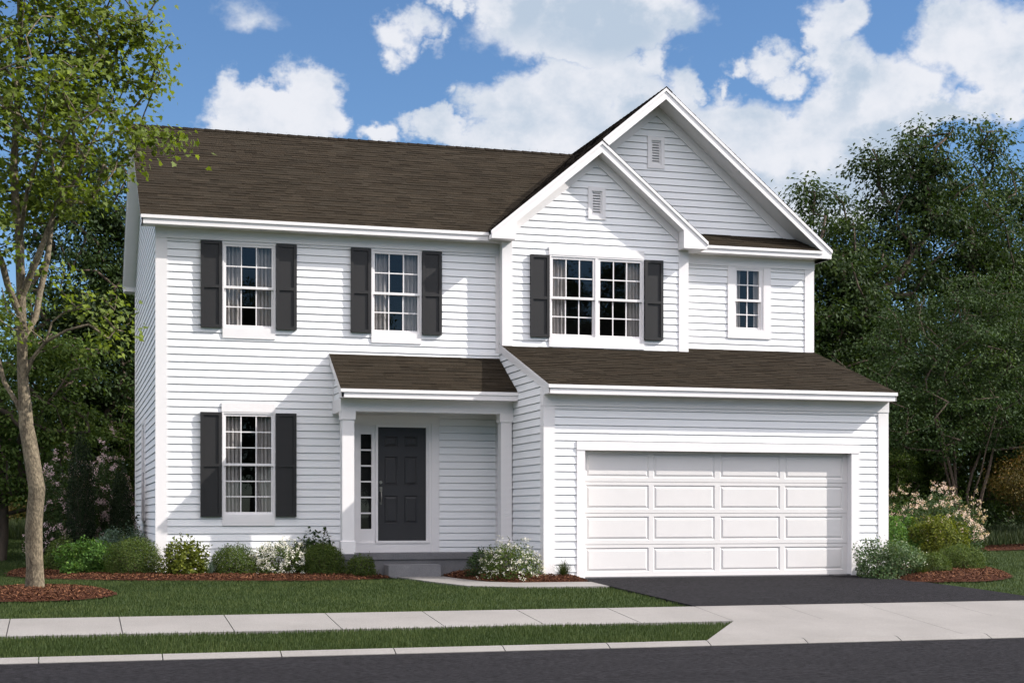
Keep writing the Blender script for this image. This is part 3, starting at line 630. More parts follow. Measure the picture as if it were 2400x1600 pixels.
# front door with sidelight
db = .045
P = []
for a, b in ((3.945, 4.187), (4.305, 4.547)):
    P += [(a, b, 2.262, 2.442), (a, b, 1.578, 2.083), (a, b, .900, 1.388)]
fd = part(panelled(f0, 3.817, 4.697, .592, 2.604, -.045, P, -.085, w1=.020, d1=.016, w2=.032, d2=.012), 'front_door', 'door')
mb = MB(); c = L3(f0, 3.875, 1.626, -.045)
mb.cyl(c, (c[0], c[1] - .022, c[2]), .030, .026, 14); part(mb, 'deadbolt', 'metal', fd, smooth=False)
mb = MB(); hx = 3.878
mb.lbox(f0, hx - .022, hx + .022, 1.46, 1.545, -.045, -.028); mb.lbox(f0, hx - .018, hx + .018, 1.235, 1.28, -.045, -.030)
pts = [(hx, -.025 - .045 * math.sin(math.pi * i / 8), 1.50 - .25 * i / 8) for i in range(9)]
for a, b in zip(pts, pts[1:]): mb.cyl((a[0], a[1] + .045, a[2]), (b[0], b[1] + .045, b[2]), .010, .010, 8)
mb.cyl((hx + .0, .02, 1.515), (hx, -.02, 1.515), .012, .012, 8); part(mb, 'handle', 'metal', fd)
mb = MB()
mb.lbox(f0, 3.40, 3.479, .546, 2.676, -.09, .010); mb.lbox(f0, 3.781, 3.817, .546, 2.64, -.09, .012); mb.lbox(f0, 4.697, 4.73, .592, 2.64, -.09, -.01); mb.lbox(f0, 4.73, 4.783, .546, 2.676, -.09, .010)
mb.lbox(f0, 3.479, 4.73, 2.64, 2.676, -.09, .008); mb.lbox(f0, 3.817, 4.697, 2.604, 2.64, -.09, -.01); mb.lbox(f0, 3.781, 4.73, .546, .592, -.09, .022); mb.lbox(f0, 3.479, 3.781, .540, .56, -.09, .008)
mb.lbox(f0, 3.40, 4.783, .385, .546, -.09, .004); part(mb, 'door_frame', 'trim')
mb = MB()
mb.lbox(f0, 3.479, 3.516, .56, 2.64, -.07, -.03); mb.lbox(f0, 3.71, 3.781, .56, 2.64, -.07, -.03); mb.lbox(f0, 3.516, 3.71, .56, .801, -.07, -.031); mb.lbox(f0, 3.516, 3.71, 2.474, 2.64, -.07, -.031)
for i in range(1, 6):
    z = .801 + (2.474 - .801) * i / 6; mb.lbox(f0, 3.516, 3.71, z - .013, z + .013, -.05, -.033)
sl = part(mb, 'sidelight', 'trim'); part(pane_mb(f0, 3.516, 3.71, .801, 2.474, -.052), 'pane', 'glass', sl)
r = MB(); r.box(3.42, 3.80, .12, .9, .5, 2.65); part(r, 'room_interior', 'room', sl)
for a, b in ((4.783, 4.927), (3.25, 3.40)): two('door_casing', [(f0, a, b, .385, 2.676, 0, .026)])
two('door_casing', [(f0, 3.245, 4.931, 2.676, 2.815, 0, .034)])

# ------------------------------------------------------------------ porch
mb = MB(); mb.box(2.93, 6.05, -.93, -.005, .287, .386); mb.box(2.97, 6.045, -.90, -.005, -.3, .287)
porch = part(mb, 'porch', 'step')
def post(x0, x1, y0, y1):
    mb = MB(); i = .021
    mb.box(x0, x1, y0, y1, .386, .598); mb.box(x0 + i, x1 - i, y0 + i, y1 - i, .608, 2.672); mb.box(x0, x1, y0, y1, 2.672, 2.83)
    a = [(x0, y0), (x1, y0), (x1, y1), (x0, y1)]; b = [(x0 + i, y0 + i), (x1 - i, y0 + i), (x1 - i, y1 - i), (x0 + i, y1 - i)]
    for k in range(4): j = (k + 1) % 4; mb.poly([(*a[k], .598), (*a[j], .598), (*b[j], .608), (*b[k], .608)])
    part(mb, 'porch_post', 'trim', porch)
post(3.008, 3.254, -.90, -.655); post(5.81, 6.05, -.90, -.655)
mb = MB(); mb.box(3.0, 6.05, -.885, -.68, 2.815, 3.03); mb.box(3.0, 3.21, -.68, -.0, 2.812, 3.03); part(mb, 'porch_beam', 'trim', porch)
mb = MB(); mb.box(3.21, 6.05, -.68, -.0, 2.93, 2.95); part(mb, 'porch_ceiling', 'trim', porch)
mb = MB(); b = .012
mb.box(3.748, 4.655, -1.27, -.905, -.1, .195); mb.prism(front(0), [(3.748, .195), (4.655, .195), (4.645, .205), (3.758, .205)], .905, 1.26)
part(mb, 'door_step', 'stepface', porch)

# ------------------------------------------------------------------ ground
def lerp(a, b, t): return a + (b - a) * t
def gbase(y):
    """height of the paved surfaces: level at the house, falling to the street"""
    if y >= -2.7: h = 0.0
    elif y >= -8.04: h = lerp(0, -0.151, (-2.7 - y) / 5.34)
    else: h = -0.151 + 0.0897 * (y + 8.04)
    return h
def gh(x, y):
    h = gbase(y) - 0.03
    if y > 6:
        t = min(1, (y - 6) / 40); h += 1.0 * t * t * (3 - 2 * t) + 0.004 * (y - 6)
    if x > 14 and y > -2: h += 0.035 * min(x - 14, 12) * min(1, (y + 2) / 6)
    h += .012 * math.sin(x * .9 + y * .5) * math.sin(y * .7 - x * .2)
    return h
def mesh_np(name, verts, faces, mat, parent=None, col=None, smooth=False):
    """verts (N,3) float, faces (M,k) int with k 3 or 4; col: per-vertex float"""
    me = bpy.data.meshes.new(name); n, k = faces.shape
    me.vertices.add(len(verts)); me.vertices.foreach_set('co', np.asarray(verts, dtype=np.float32).ravel())
    me.loops.add(n * k); me.loops.foreach_set('vertex_index', np.asarray(faces, dtype=np.int32).ravel())
    me.polygons.add(n); me.polygons.foreach_set('loop_start', np.arange(0, n * k, k, dtype=np.int32)); me.polygons.foreach_set('loop_total', np.full(n, k, dtype=np.int32))
    if smooth: me.polygons.foreach_set('use_smooth', np.ones(n, dtype=bool))
    me.update(calc_edges=True)
    if col is not None:
        a = me.attributes.new('col', 'FLOAT', 'POINT'); a.data.foreach_set('value', np.asarray(col, dtype=np.float32))
    me.validate()
    return link(name, me, M[mat] if mat else None, parent)
YK = -10.55     # top edge of the kerb
def grid_sheet(name, xs, ys, zf, mat):
    V = np.array([(x, y, zf(x, y)) for y in ys for x in xs]); nx = len(xs)
    F = np.array([(j * nx + i, j * nx + i + 1, (j + 1) * nx + i + 1, (j + 1) * nx + i) for j in range(len(ys) - 1) for i in range(nx - 1)])
    return tag(mesh_np(name, V, F, mat, smooth=True), kind='structure')
xs = np.unique(np.concatenate([np.linspace(-400, -30, 12), np.linspace(-30, 45, 110), np.linspace(45, 400, 12)]))
ys = np.unique(np.concatenate([np.linspace(YK, 12, 60), np.linspace(12, 60, 30), np.linspace(60, 700, 12)]))
grid_sheet('lawn', xs, ys, gh, 'soil')
# street
def rz(y):
    return -0.425 + 0.012 * min(4.6, -10.70 - y) if y > -15.3 else -0.425 + .055 - 0.012 * (-15.3 - y)
V = []; yy = [-10.70, -12.5, -15.3, -18, -20.0]
mb = MB()
for a, b in zip(yy, yy[1:]): mb.poly([(-200, b, rz(b)), (260, b, rz(b)), (260, a, rz(a)), (-200, a, rz(a))])
tag(mb.build('road', M['asphalt']), kind='structure')
mb = MB(); mb.poly([(-400, -400, -.2), (400, -400, -.2), (400, -20.3, -.36), (-400, -20.3, -.36)]); tag(mb.build('far_lawn', M['soil']), kind='structure')
# kerb: slabs with joints
mb = MB(); gp = .006
for k in range(-22, 40):
    x0, x1 = 5.504 + 1.207 * (k - 1) + gp, 5.504 + 1.207 * k - gp
    zt = gbase(YK) + .004
    A = [(YK, -.6), (YK, zt), (-10.60, zt - .006), (-10.70, -.418), (-10.70, -.6)]
    P0 = [(x0, y, z) for y, z in A]; P1 = [(x1, y, z) for y, z in A]
    for i in range(4): mb.poly([P0[i], P0[i + 1], P1[i + 1], P1[i]])
    mb.poly(P0); mb.poly(P1[::-1])
tag(mb.build('kerb', M['concrete']), kind='structure')
mb = MB(); mb.box(-25, 55, -10.66, YK, -.6, -.418); mb.box(-400, 400, -20.3, -20.0, -.6, -.33); tag(mb.build('kerb_footing', M['gap']), kind='structure')
# sidewalk
mb = MB(); YS0, YS1 = -9.262, -8.04
for k in range(-20, 36):
    x0, x1 = 6.436 + 1.219 * (k - 1) + gp, 6.436 + 1.219 * k - gp
    for (a, b) in ((YS0, YS1),):
        e = .004
        if k < 1 or k > 5:
            mb.hexa([(x0, a, gbase(a) - .1), (x1, a, gbase(a) - .1), (x1, b, gbase(b) - .1), (x0, b, gbase(b) - .1), (x0, a, gbase(a) + e), (x1, a, gbase(a) + e), (x1, b, gbase(b) + e), (x0, b, gbase(b) + e)])
tag(mb.build('sidewalk', M['concrete']), kind='structure')
mb = MB(); mb.poly([(-20, YS0 + .01, gbase(YS0) - .012), (50, YS0 + .01, gbase(YS0) - .012), (50, YS1 - .01, gbase(YS1) - .012), (-20, YS1 - .01, gbase(YS1) - .012)]); tag(mb.build('sidewalk_joints', M['gap']), kind='structure')
# driveway apron: concrete, flaring to the kerb, with saw-cut joints
mb = MB(); g2 = .004
xl, xr = 6.436, 12.531
xj = [6.436 + 1.219 * i for i in range(6)]
for i in range(5):
    a, b = xj[i] + g2, xj[i + 1] - g2
    mb.poly([(a, YS0, gbase(YS0) + .004), (b, YS0, gbase(YS0) + .004), (b, YS1, gbase(YS1) + .004), (a, YS1, gbase(YS1) + .004)])
def zq(y): return gbase(y) + .004
mb.poly([(5.52, YK, zq(YK)), (8.830, YK, zq(YK)), (8.855, YS0 - .0, zq(YS0)), (xl, YS0, zq(YS0))])
mb.poly([(8.838, YK, zq(YK)), (13.45, YK, zq(YK)), (xr, YS0, zq(YS0)), (8.863, YS0, zq(YS0))])
# visible side faces at the flare
mb.poly([(5.52, YK, zq(YK)), (xl, YS0, zq(YS0)), (xl, YS0, -.4), (5.52, YK, -.5)])
tag(mb.build('driveway_apron', M['concrete']), kind='structure')
mb = MB(); mb.poly([(6.44, YS0, zq(YS0) - .01), (12.5, YS0, zq(YS0) - .01), (12.5, YS1, zq(YS1) - .01), (6.44, YS1, zq(YS1) - .01)])
mb.poly([(8.79, YK + .01, zq(YK) - .01), (8.87, YK + .01, zq(YK) - .01), (8.90, YS0 + .01, zq(YS0) - .01), (8.80, YS0 + .01, zq(YS0) - .01)]); tag(mb.build('apron_joints', M['gap']), kind='structure')
# asphalt driveway
mb = MB(); n = 14
def dl(y): return lerp(6.62, 6.45, (-2.7 - y) / 5.34)
def dr(y):
    t = (-2.7 - y) / 5.34; return 11.82 + .22 * math.sin(math.pi * min(1, t * .9)) - .05 * t
for i in range(n):
    a = lerp(-2.6 - .0, -8.04, i / n); b = lerp(-2.6, -8.04, (i + 1) / n)
    mb.poly([(dl(b), b, gbase(b) + .006), (dr(b), b, gbase(b) + .006), (dr(a), a, gbase(a) + .006), (dl(a), a, gbase(a) + .006)])
    mb.poly([(dr(b), b, gbase(b) - .1), (dr(a), a, gbase(a) - .1), (dr(a), a, gbase(a) + .006), (dr(b), b, gbase(b) + .006)])
    mb.poly([(dl(b), b, gbase(b) - .1), (dl(b), b, gbase(b) + .006), (dl(a), a, gbase(a) + .006), (dl(a), a, gbase(a) - .1)])
tag(mb.build('driveway', M['asphalt']), kind='structure')
# front walk from the step to the driveway
WALK = [(3.90, -1.262), (4.70, -1.262), (4.74, -2.3), (4.95, -3.15), (5.35, -3.42), (6.60, -3.46), (6.585, -4.42), (5.1, -4.36), (4.45, -4.0), (4.08, -3.0)]
mb = MB(); c = (4.35, -2.9)
top = [(x, y, gbase(y) + .003) for x, y in WALK]
mb.poly([top[0], top[9], top[8], top[2], top[1]]); mb.poly([top[2], top[8], top[7], top[4], top[3]]); mb.poly([top[4], top[7], top[6], top[5]])
for i in range(len(top)):
    j = (i + 1) % len(top); a, b = top[i], top[j]; mb.poly([a, (a[0], a[1], -.3), (b[0], b[1], -.3), b])
tag(mb.build('front_walk', M['concrete']), kind='structure')

# ------------------------------------------------------------------ planting helpers
NR = np.random.default_rng(11)
def unit(v): return v / np.maximum(np.linalg.norm(v, axis=-1, keepdims=True), 1e-9)
T_LEAF = (np.array([(0, 0, 0), (.27, .45, .07), (0, 1, -.06), (-.27, .45, .07)]), np.array([(0, 1, 2), (0, 2, 3)]))
T_FAT = (np.array([(0, 0, 0), (.38, .42, .09), (.12, 1, -.04), (-.12, 1, -.04), (-.38, .42, .09)]), np.array([(0, 1, 2), (0, 2, 3), (0, 3, 4)]))
_mo = [(0, 0), (.22, .06), (.50, .02), (.40, .26), (.62, .52), (.34, .52), (.26, .66), (0, 1.05), (-.26, .66), (-.34, .52), (-.62, .52), (-.40, .26), (-.50, .02), (-.22, .06)]
T_MAPLE = (np.array([(0, .36, 0)] + [(x, y, .10 * abs(x) - .10 * y * y + .02) for x, y in _mo]), np.array([(0, i, i + 1) for i in range(1, 14)] + [(0, 14, 1)]))
T_PETAL = (np.array([(-.5, 0, 0), (0, -.5, .1), (.5, 0, 0), (0, .5, .1)]), np.array([(0, 1, 2), (0, 2, 3)]))
T_BLADE = (np.array([(-.5, 0, 0), (.5, 0, 0), (0, 1, 0)]), np.array([(0, 1, 2)]))
def leaves(name, P, size, nrm, mat, tmpl=T_LEAF, parent=None, col=None, tangent=None, colspread=1.0):
    P = np.asarray(P, float); N = len(P); tv, tf = tmpl; K = len(tv)
    nrm = unit(nrm)
    t = NR.normal(size=(N, 3)) if tangent is None else tangent
    t = unit(t - (t * nrm).sum(1, keepdims=True) * nrm); b = np.cross(nrm, t)
    size = np.broadcast_to(np.asarray(size, float), (N,))[:, None, None]
    V = P[:, None, :] + size * (tv[None, :, 0:1] * b[:, None, :] + tv[None, :, 1:2] * t[:, None, :] + tv[None, :, 2:3] * nrm[:, None, :])
    F = (tf[None] + (np.arange(N) * K)[:, None, None]).reshape(-1, 3)
    if col is None: col = NR.random(N)
    c = np.repeat(np.clip(col, 0, 1), K)
    return mesh_np(name, V.reshape(-1, 3), F, mat, parent, col=c)
def tube(chains, name, mat, parent, sides=6):
    """chains: list of (pts (n,3), radii (n,)) joined into one mesh of tapered tubes"""
    VV = []; FF = []; base = 0
    for pts, rad in chains:
        pts = np.asarray(pts, float); n = len(pts)
        if n < 2: continue
        tg = np.gradient(pts, axis=0); tg = unit(tg)
        ref = np.array([0.3, 0.9, 0.1]); u = unit(np.cross(tg, ref)); w = np.cross(tg, u)
        k = sides if rad[0] > .02 else 4
        an = np.arange(k) * 2 * np.pi / k
        ring = pts[:, None, :] + np.asarray(rad)[:, None, None] * (np.cos(an)[None, :, None] * u[:, None, :] + np.sin(an)[None, :, None] * w[:, None, :])
        VV.append(ring.reshape(-1, 3))
        i = np.arange(n - 1)[:, None] * k; j = np.arange(k)[None, :]; j2 = (j + 1) % k
        q = np.stack([i + j, i + j2, i + k + j2, i + k + j], -1).reshape(-1, 4) + base
        FF.append(q); base += n * k
    return mesh_np(name, np.concatenate(VV), np.concatenate(FF), mat, parent, smooth=True)
def grow(starts, attract, step=.35, jit=.06, tip=.006, expo=2.4, droop=0.0):
    """skeleton: starts = list of polylines (the first begins at the root, others begin on an earlier one); attract = twig ends"""
    pos = []; par = []; fixed = []
    for ln in starts:
        ln = [np.array(p, float) for p in ln]
        if pos:
            d = [np.linalg.norm(p - ln[0]) for p in pos]; prev = int(np.argmin(d)); seq = ln[1:] if d[prev] < .3 else ln
        else:
            pos.append(ln[0]); par.append(-1); prev = 0; seq = ln[1:]
        for q in seq:
            a = pos[prev]; L = np.linalg.norm(q - a); m = max(1, int(L / step))
            for i in range(1, m + 1):
                pos.append(a + (q - a) * i / m + NR.normal(size=3) * jit * .15); par.append(prev); prev = len(pos) - 1
    root = pos[0]
    A = sorted([np.array(a, float) for a in attract], key=lambda a: np.linalg.norm(a - root))
    ends = []
    P = np.array(pos); 
    for a in A:
        P = np.array(pos); dv = a - P; d = np.linalg.norm(dv, axis=1)
        cost = d + np.where(dv[:, 2] < 0, -dv[:, 2] * 1.2, 0) + np.where(P[:, 2] < root[2] + .8, 3.0, 0)
        k = int(np.argmin(cost)); s = P[k]; L = d[k]; m = max(1, int(L / step)); prev = k
        up = np.array([0, 0, 1.0]) * L * .12
        for i in range(1, m + 1):
            t = i / m; q = s + (a - s) * t + up * 4 * t * (1 - t) * .6 + (NR.normal(size=3) * jit * (0 if i == m else 1))
            pos.append(q); par.append(prev); prev = len(pos) - 1
        ends.append(prev)
    n = len(pos); rad = np.zeros(n); ch = [[] for _ in range(n)]
    for i, p in enumerate(par):
        if p >= 0: ch[p].append(i)
    for i in range(n - 1, -1, -1):
        rad[i] = tip if not ch[i] else max(tip, sum(rad[c] ** expo for c in ch[i]) ** (1 / expo)) + .0002
    chains = []
    stack = [(0, None)]
    while stack:
        i, frm = stack.pop(); pts = [] if frm is None else [pos[frm]]; rr = [] if frm is None else [rad[i]]
        while True:
            pts.append(pos[i]); rr.append(rad[i])
            if not ch[i]: break
            c = sorted(ch[i], key=lambda k: -rad[k])
            for o in c[1:]: stack.append((o, i))
            i = c[0]
        chains.append((np.array(pts), np.array(rr)))
    return pos, par, rad, chains, ends
def blob_points(blobs, n, shell=.45):
    """points in the outer shells of a union of ellipsoids (x, y, z, r)"""
    W = np.array([b[3] ** 2 for b in blobs]); W = W / W.sum(); out = []
    while len(out) < n:
        i = NR.choice(len(blobs), p=W); b = blobs[i]
        d = unit(NR.normal(size=3)); r = b[3] * (shell + (1 - shell) * NR.random() ** .5) * (1 + .15 * NR.normal())
        out.append(np.array(b[:3]) + d * r * np.array([1, 1, .85]))
    return out
def spray(A, per, spread, flat=.6, droop=0.0):
    A = np.repeat(np.asarray(A), per, axis=0); d = NR.normal(size=A.shape) * spread; d[:, 2] *= flat; d[:, 2] -= droop * np.hypot(d[:, 0], d[:, 1])
    return A + d, unit(d)
def tree(name, x, y, H, blobs, mat, label, cat='tree', group=None, natt=300, per=90, leaf=.14, spread=.42, trunk=.22, starts=None, stems=1, barkm='darkbark', flat=.5, tmpl=T_LEAF, droop=.25, crown='foliage'):
    z = gh(x, y) - .05
    t = empty(name, (x, y, z), label, cat, group)
    A = blob_points(blobs, natt)
    lo = min(b[2] - b[3] for b in blobs)
    if starts is None:
        starts = []
        for s in range(stems):
            a = 2 * math.pi * s / stems + .6; rr = .12 if stems > 1 else 0; top = H * (.62 if stems == 1 else .5) ; k = 0.0 if stems == 1 else H * .13
            starts.append([(rr * math.cos(a), rr * math.sin(a), 0), (rr * math.cos(a) + .1 * NR.normal() + k * .3 * math.cos(a), rr * math.sin(a) + k * .3 * math.sin(a), top * .4), (rr * math.cos(a) + k * math.cos(a) + .2 * NR.normal(), k * math.sin(a) + .2 * NR.normal(), top)])
    pos, par, rad, chains, ends = grow(starts, A, step=.5, jit=.09)
    sc = trunk / max(rad[0], .01) if stems == 1 else trunk / max(rad[:4])
    chains = [(p, np.maximum(r * sc, .007)) for p, r in chains]
    tube(chains, 'trunk', barkm, t)
    P, d = spray([pos[e] for e in ends], per, spread, flat, droop)
    nr = d * .5 + np.array([0, 0, .8]) + NR.normal(size=P.shape) * .5
    c = np.repeat(NR.normal(size=len(ends)) * .16, per) + .42 + NR.normal(size=len(P)) * .20
    tg = d + np.array([0, 0, -.5]) + NR.normal(size=P.shape) * .4
    leaves(crown, P, leaf * NR.uniform(.7, 1.25, len(P)), nr, mat, tmpl, t, c, tg)
    return t
def copy_tree(o, x, y, rz, sc, label, group=None, cat=None):
    r = o.copy(); COL.objects.link(r); r.location = (x, y, gh(x, y) - .05); r.rotation_euler = (0, 0, rz); r.scale = (sc, sc, sc); r['label'] = label
    if cat: r['category'] = cat
    if group: r['group'] = group
    elif 'group' in r.keys(): del r['group']
    for c in list(o.children):
        d = c.copy(); COL.objects.link(d); d.parent = r
    return r

def shrub(name, x, y, w, h, mat, label, n=5000, leaf=.035, group=None, depth=None, lump=.18, flowers=None, sprigs=10, tmpl=T_LEAF, up=.35, base=None, z0=None, cat='shrub', fzone=.2):
    z = gh(x, y) + .02 if z0 is None else z0
    t = empty(name, (x, y, z), label, cat, group)
    ry = (depth or w) / 2; rx = w / 2
    ph = NR.uniform(0, 6.28, 6); fr = NR.integers(2, 6, 6)
    def R(d):
        a = np.arctan2(d[:, 1], d[:, 0]); e = d[:, 2]
        return 1 + lump * (np.sin(fr[0] * a + ph[0]) * np.cos(3 * e + ph[1]) + .6 * np.sin(fr[1] * a + 5 * e + ph[2]) + .5 * np.sin(fr[2] * 2 * a - 7 * e + ph[3]))
    d = unit(NR.normal(size=(n, 3)) * np.array([1, 1, 1])); d[:, 2] = np.abs(d[:, 2]) * 1.0 - .12 * NR.random(n)
    d = unit(d)
    rr = (.55 + .45 * NR.random(n) ** .45) * R(d) + NR.normal(size=n) * .03
    full = (1 - np.clip(d[:, 2], 0, 1) ** 3.2) ** .5 / np.sqrt(np.maximum(1 - np.clip(d[:, 2], 0, 1) ** 2, .02)); full = np.minimum(full, 1.9)
    P = d * rr[:, None] * np.array([rx * .93, ry * .93, h * .93]); P[:, :2] *= full[:, None]; P[:, 2] = np.sign(P[:, 2]) * np.abs(P[:, 2] / h) ** .85 * h; P[:, 2] = np.maximum(P[:, 2], .01)
    dd = d.copy()
    chains = []
    if sprigs:
        sd = unit(NR.normal(size=(sprigs, 3)) * np.array([1, 1, .7]) + np.array([0, 0, .5])); sd[:, 2] = np.abs(sd[:, 2])
        b = sd * R(sd)[:, None] * np.array([rx, ry, h]) * .85; L = NR.uniform(.06, .16, sprigs) * (h + .4)
        dr = unit(sd + np.array([0, 0, .8])); m = 14
        tt_ = NR.random((sprigs, m)); Q = b[:, None, :] + dr[:, None, :] * (L[:, None] * tt_)[..., None] + NR.normal(size=(sprigs, m, 3)) * .012
        P = np.concatenate([P, Q.reshape(-1, 3)]); dd = np.concatenate([dd, np.repeat(dr, m, axis=0)])
        for i in range(sprigs): chains.append((np.array([b[i] * .3, b[i], b[i] + dr[i] * L[i]]), np.array([.006, .004, .002])))
    for i in range(9):
        a = NR.uniform(0, 6.28); q = np.array([math.cos(a) * rx * .6, math.sin(a) * ry * .6, h * .7]) * NR.uniform(.7, 1)
        chains.append((np.array([[0, 0, -.03], q * .5 + NR.normal(size=3) * .02, q]), np.array([.012, .008, .004])))
    tube(chains, 'stems', 'darkbark', t)
    cl = np.sin(fr[3] * 2 * np.arctan2(P[:, 1], P[:, 0]) + ph[4]) * np.sin(6 * P[:, 2] / h + ph[5]) * .14
    nr = dd * .7 + NR.normal(size=P.shape) * .6 + np.array([0, 0, .3])
    tg = dd + np.array([0, 0, up]) + NR.normal(size=P.shape) * .5
    leaves('foliage', P, leaf * NR.uniform(.7, 1.3, len(P)), nr, mat, tmpl, t, .42 + cl + NR.normal(size=len(P)) * .22, tg)
    if flowers:
        fm, fn, fs, k = flowers
        q = unit(NR.normal(size=(fn, 3))); q[:, 2] = np.abs(q[:, 2]) * .9 + .02; q = unit(q)
        C_ = q * (R(q) * NR.uniform(.93, 1.06, fn))[:, None] * np.array([rx, ry, h]); fq = np.minimum((1 - q[:, 2] ** 3.2) ** .5 / np.sqrt(np.maximum(1 - q[:, 2] ** 2, .02)), 1.9); C_[:, :2] *= fq[:, None]
        keep = C_[:, 2] > h * fzone; C_ = C_[keep]; q = q[keep]
        Q = np.repeat(C_, k, axis=0) + NR.normal(size=(len(C_) * k, 3)) * fs * 1.1
        nn = np.repeat(q, k, axis=0) + NR.normal(size=Q.shape) * .6
        leaves('blossoms', Q, fs * NR.uniform(.7, 1.3, len(Q)), nn, fm, T_PETAL, t)
    return t
def tuft(name, x, y, w, h, mat, label, n=260, bw=.006, cat='grass tuft', z0=None):
    z = gh(x, y) + .02 if z0 is None else z0
    t = empty(name, (x, y, z), label, cat)
    a = NR.uniform(0, 6.28, n); lean = NR.random(n) ** .7; L = h * NR.uniform(.75, 1.25, n)
    d = np.stack([np.cos(a), np.sin(a), np.zeros(n)], 1); V = []; F = []; nseg = 4
    side = np.stack([-np.sin(a), np.cos(a), np.zeros(n)], 1)
    for i in range(nseg + 1):
        s = i / nseg; c = d * (w / 2 * lean * s ** 1.6)[:, None] + np.array([0, 0, 1]) * (L * (s - .35 * lean * s * s))[:, None] + d * (.03 * NR.random(n))[:, None] * 1
        wd = bw * (1 - s * .92)
        V.append(c - side * wd); V.append(c + side * wd)
    V = np.stack(V, 1); K = 2 * (nseg + 1)
    f = np.array([(2 * i, 2 * i + 1, 2 * i + 3, 2 * i + 2) for i in range(nseg)])
    F = (f[None] + (np.arange(n) * K)[:, None, None]).reshape(-1, 4)
    mesh_np('blades', V.reshape(-1, 3), F, mat, t, col=np.repeat(NR.random(n), K))
    return t

# ------------------------------------------------------------------ mulch beds
def inside(poly, P):
    x, y = P[:, 0], P[:, 1]; r = np.zeros(len(P), bool); n = len(poly)
    for i in range(n):
        x1, y1 = poly[i]; x2, y2 = poly[(i + 1) % n]
        c = ((y1 > y) != (y2 > y)) & (x < (x2 - x1) * (y - y1) / (y2 - y1 + 1e-12) + x1); r ^= c
    return r
def edge_dist(poly, P):
    D = np.full(len(P), 1e9); n = len(poly)
    for i in range(n):
        a = np.array(poly[i]); b = np.array(poly[(i + 1) % n]); ab = b - a
        t = np.clip(((P - a) @ ab) / (ab @ ab), 0, 1); D = np.minimum(D, np.linalg.norm(P - (a + t[:, None] * ab), axis=1))
    return D
def smooth_poly(pts, n=6):
    out = []; m = len(pts)
    for i in range(m):
        p0, p1, p2, p3 = [np.array(pts[(i + k) % m], float) for k in (-1, 0, 1, 2)]
        for j in range(n):
            t = j / n; out.append(tuple(.5 * ((2 * p1) + (p2 - p0) * t + (2 * p0 - 5 * p1 + 4 * p2 - p3) * t * t + (3 * p1 - p0 - 3 * p2 + p3) * t ** 3)))
    return out
BEDS = []
def bed(name, pts, label, height=.075, dens=1700, smooth=True, cut=None):
    poly = smooth_poly(pts) if smooth else pts
    BEDS.append(poly); pa = np.array(poly); x0, y0 = pa.min(0); x1, y1 = pa.max(0)
    s = .07; gx = np.arange(x0 - s, x1 + s, s); gy = np.arange(y0 - s, y1 + s, s)
    G = np.array([(x, y) for y in gy for x in gx]); ins = inside(poly, G); D = edge_dist(poly, G); D = np.where(ins, D, -D)
    hgt = np.where(D > -.08, height * (1 - np.exp(-np.maximum(D, 0) / .22)) + .008, -.05) + .012 * np.sin(G[:, 0] * 9) * np.sin(G[:, 1] * 8) * (D > .1)
    Z = np.array([gh(x, y) + .02 for x, y in G]) + hgt
    nx = len(gx); ok = D > -.075
    F = [(j * nx + i, j * nx + i + 1, (j + 1) * nx + i + 1, (j + 1) * nx + i) for j in range(len(gy) - 1) for i in range(nx - 1) if ok[j * nx + i] and ok[j * nx + i + 1] and ok[(j + 1) * nx + i] and ok[(j + 1) * nx + i + 1]]
    V = np.column_stack([G, Z])
    o = mesh_np(name, V, np.array(F), 'mulchbase', smooth=True); tag(o, label, 'mulch bed', kind='stuff')
    n = int((x1 - x0) * (y1 - y0) * dens); Q = np.column_stack([NR.uniform(x0, x1, n), NR.uniform(y0, y1, n)])
    Q = Q[inside(poly, Q)]; Dq = edge_dist(poly, Q)
    zq_ = np.array([gh(x, y) + .022 for x, y in Q]) + height * (1 - np.exp(-Dq / .22)) + .012 + NR.uniform(0, .014, len(Q))
    Pq = np.column_stack([Q, zq_])
    nr = NR.normal(size=Pq.shape) * .45 + np.array([0, 0, 1]); T = (np.array([(-.16, -.5, 0), (.14, -.45, 0), (.18, .5, .02), (-.12, .46, .02)]), np.array([(0, 1, 2), (0, 2, 3)]))
    leaves('bark_chips', Pq, NR.uniform(.015, .050, len(Pq)), nr, 'chip', T, o)
    return o
bedA = [(-2.45, 1.6), (-2.0, .4), (-1.2, -.9), (.3, -1.72), (1.8, -1.85), (3.0, -1.8), (3.66, -1.45), (3.70, -1.05), (2.95, -.3), (2.8, .0), (.3, .1), (-.05, 1.0), (-.05, 3.6), (-1.0, 4.6), (-2.3, 4.0)]
bed('mulch_bed', bedA, 'long red-brown mulch bed along the front left of the house')
bedB = [(4.72, -1.1), (5.4, -.95), (6.0, -.95), (6.04, -2.72), (6.62, -2.74), (6.60, -3.36), (6.0, -3.40), (5.35, -3.36), (4.98, -3.08), (4.80, -2.3), (4.72, -1.5)]
bed('mulch_bed', bedB, 'small mulch bed between the door step and the garage corner', smooth=False, height=.12)
bed('mulch_bed', [(-1.93 + 1.1 * math.cos(a), -4.45 + 1.15 * math.sin(a)) for a in [i * math.pi / 8 for i in range(16)]], 'round mulch ring around the street tree trunk', height=.09)
bedD = [(11.88, -2.74), (12.0, -3.6), (11.92, -4.35), (12.5, -4.45), (13.3, -4.3), (14.3, -3.5), (14.9, -2.4), (15.6, -.5), (16.2, 2.4), (14.5, 2.6), (12.5, 1.5), (12.40, -1.0)]
bed('mulch_bed', bedD, 'mulch bed curving off the right corner of the garage', height=.12)
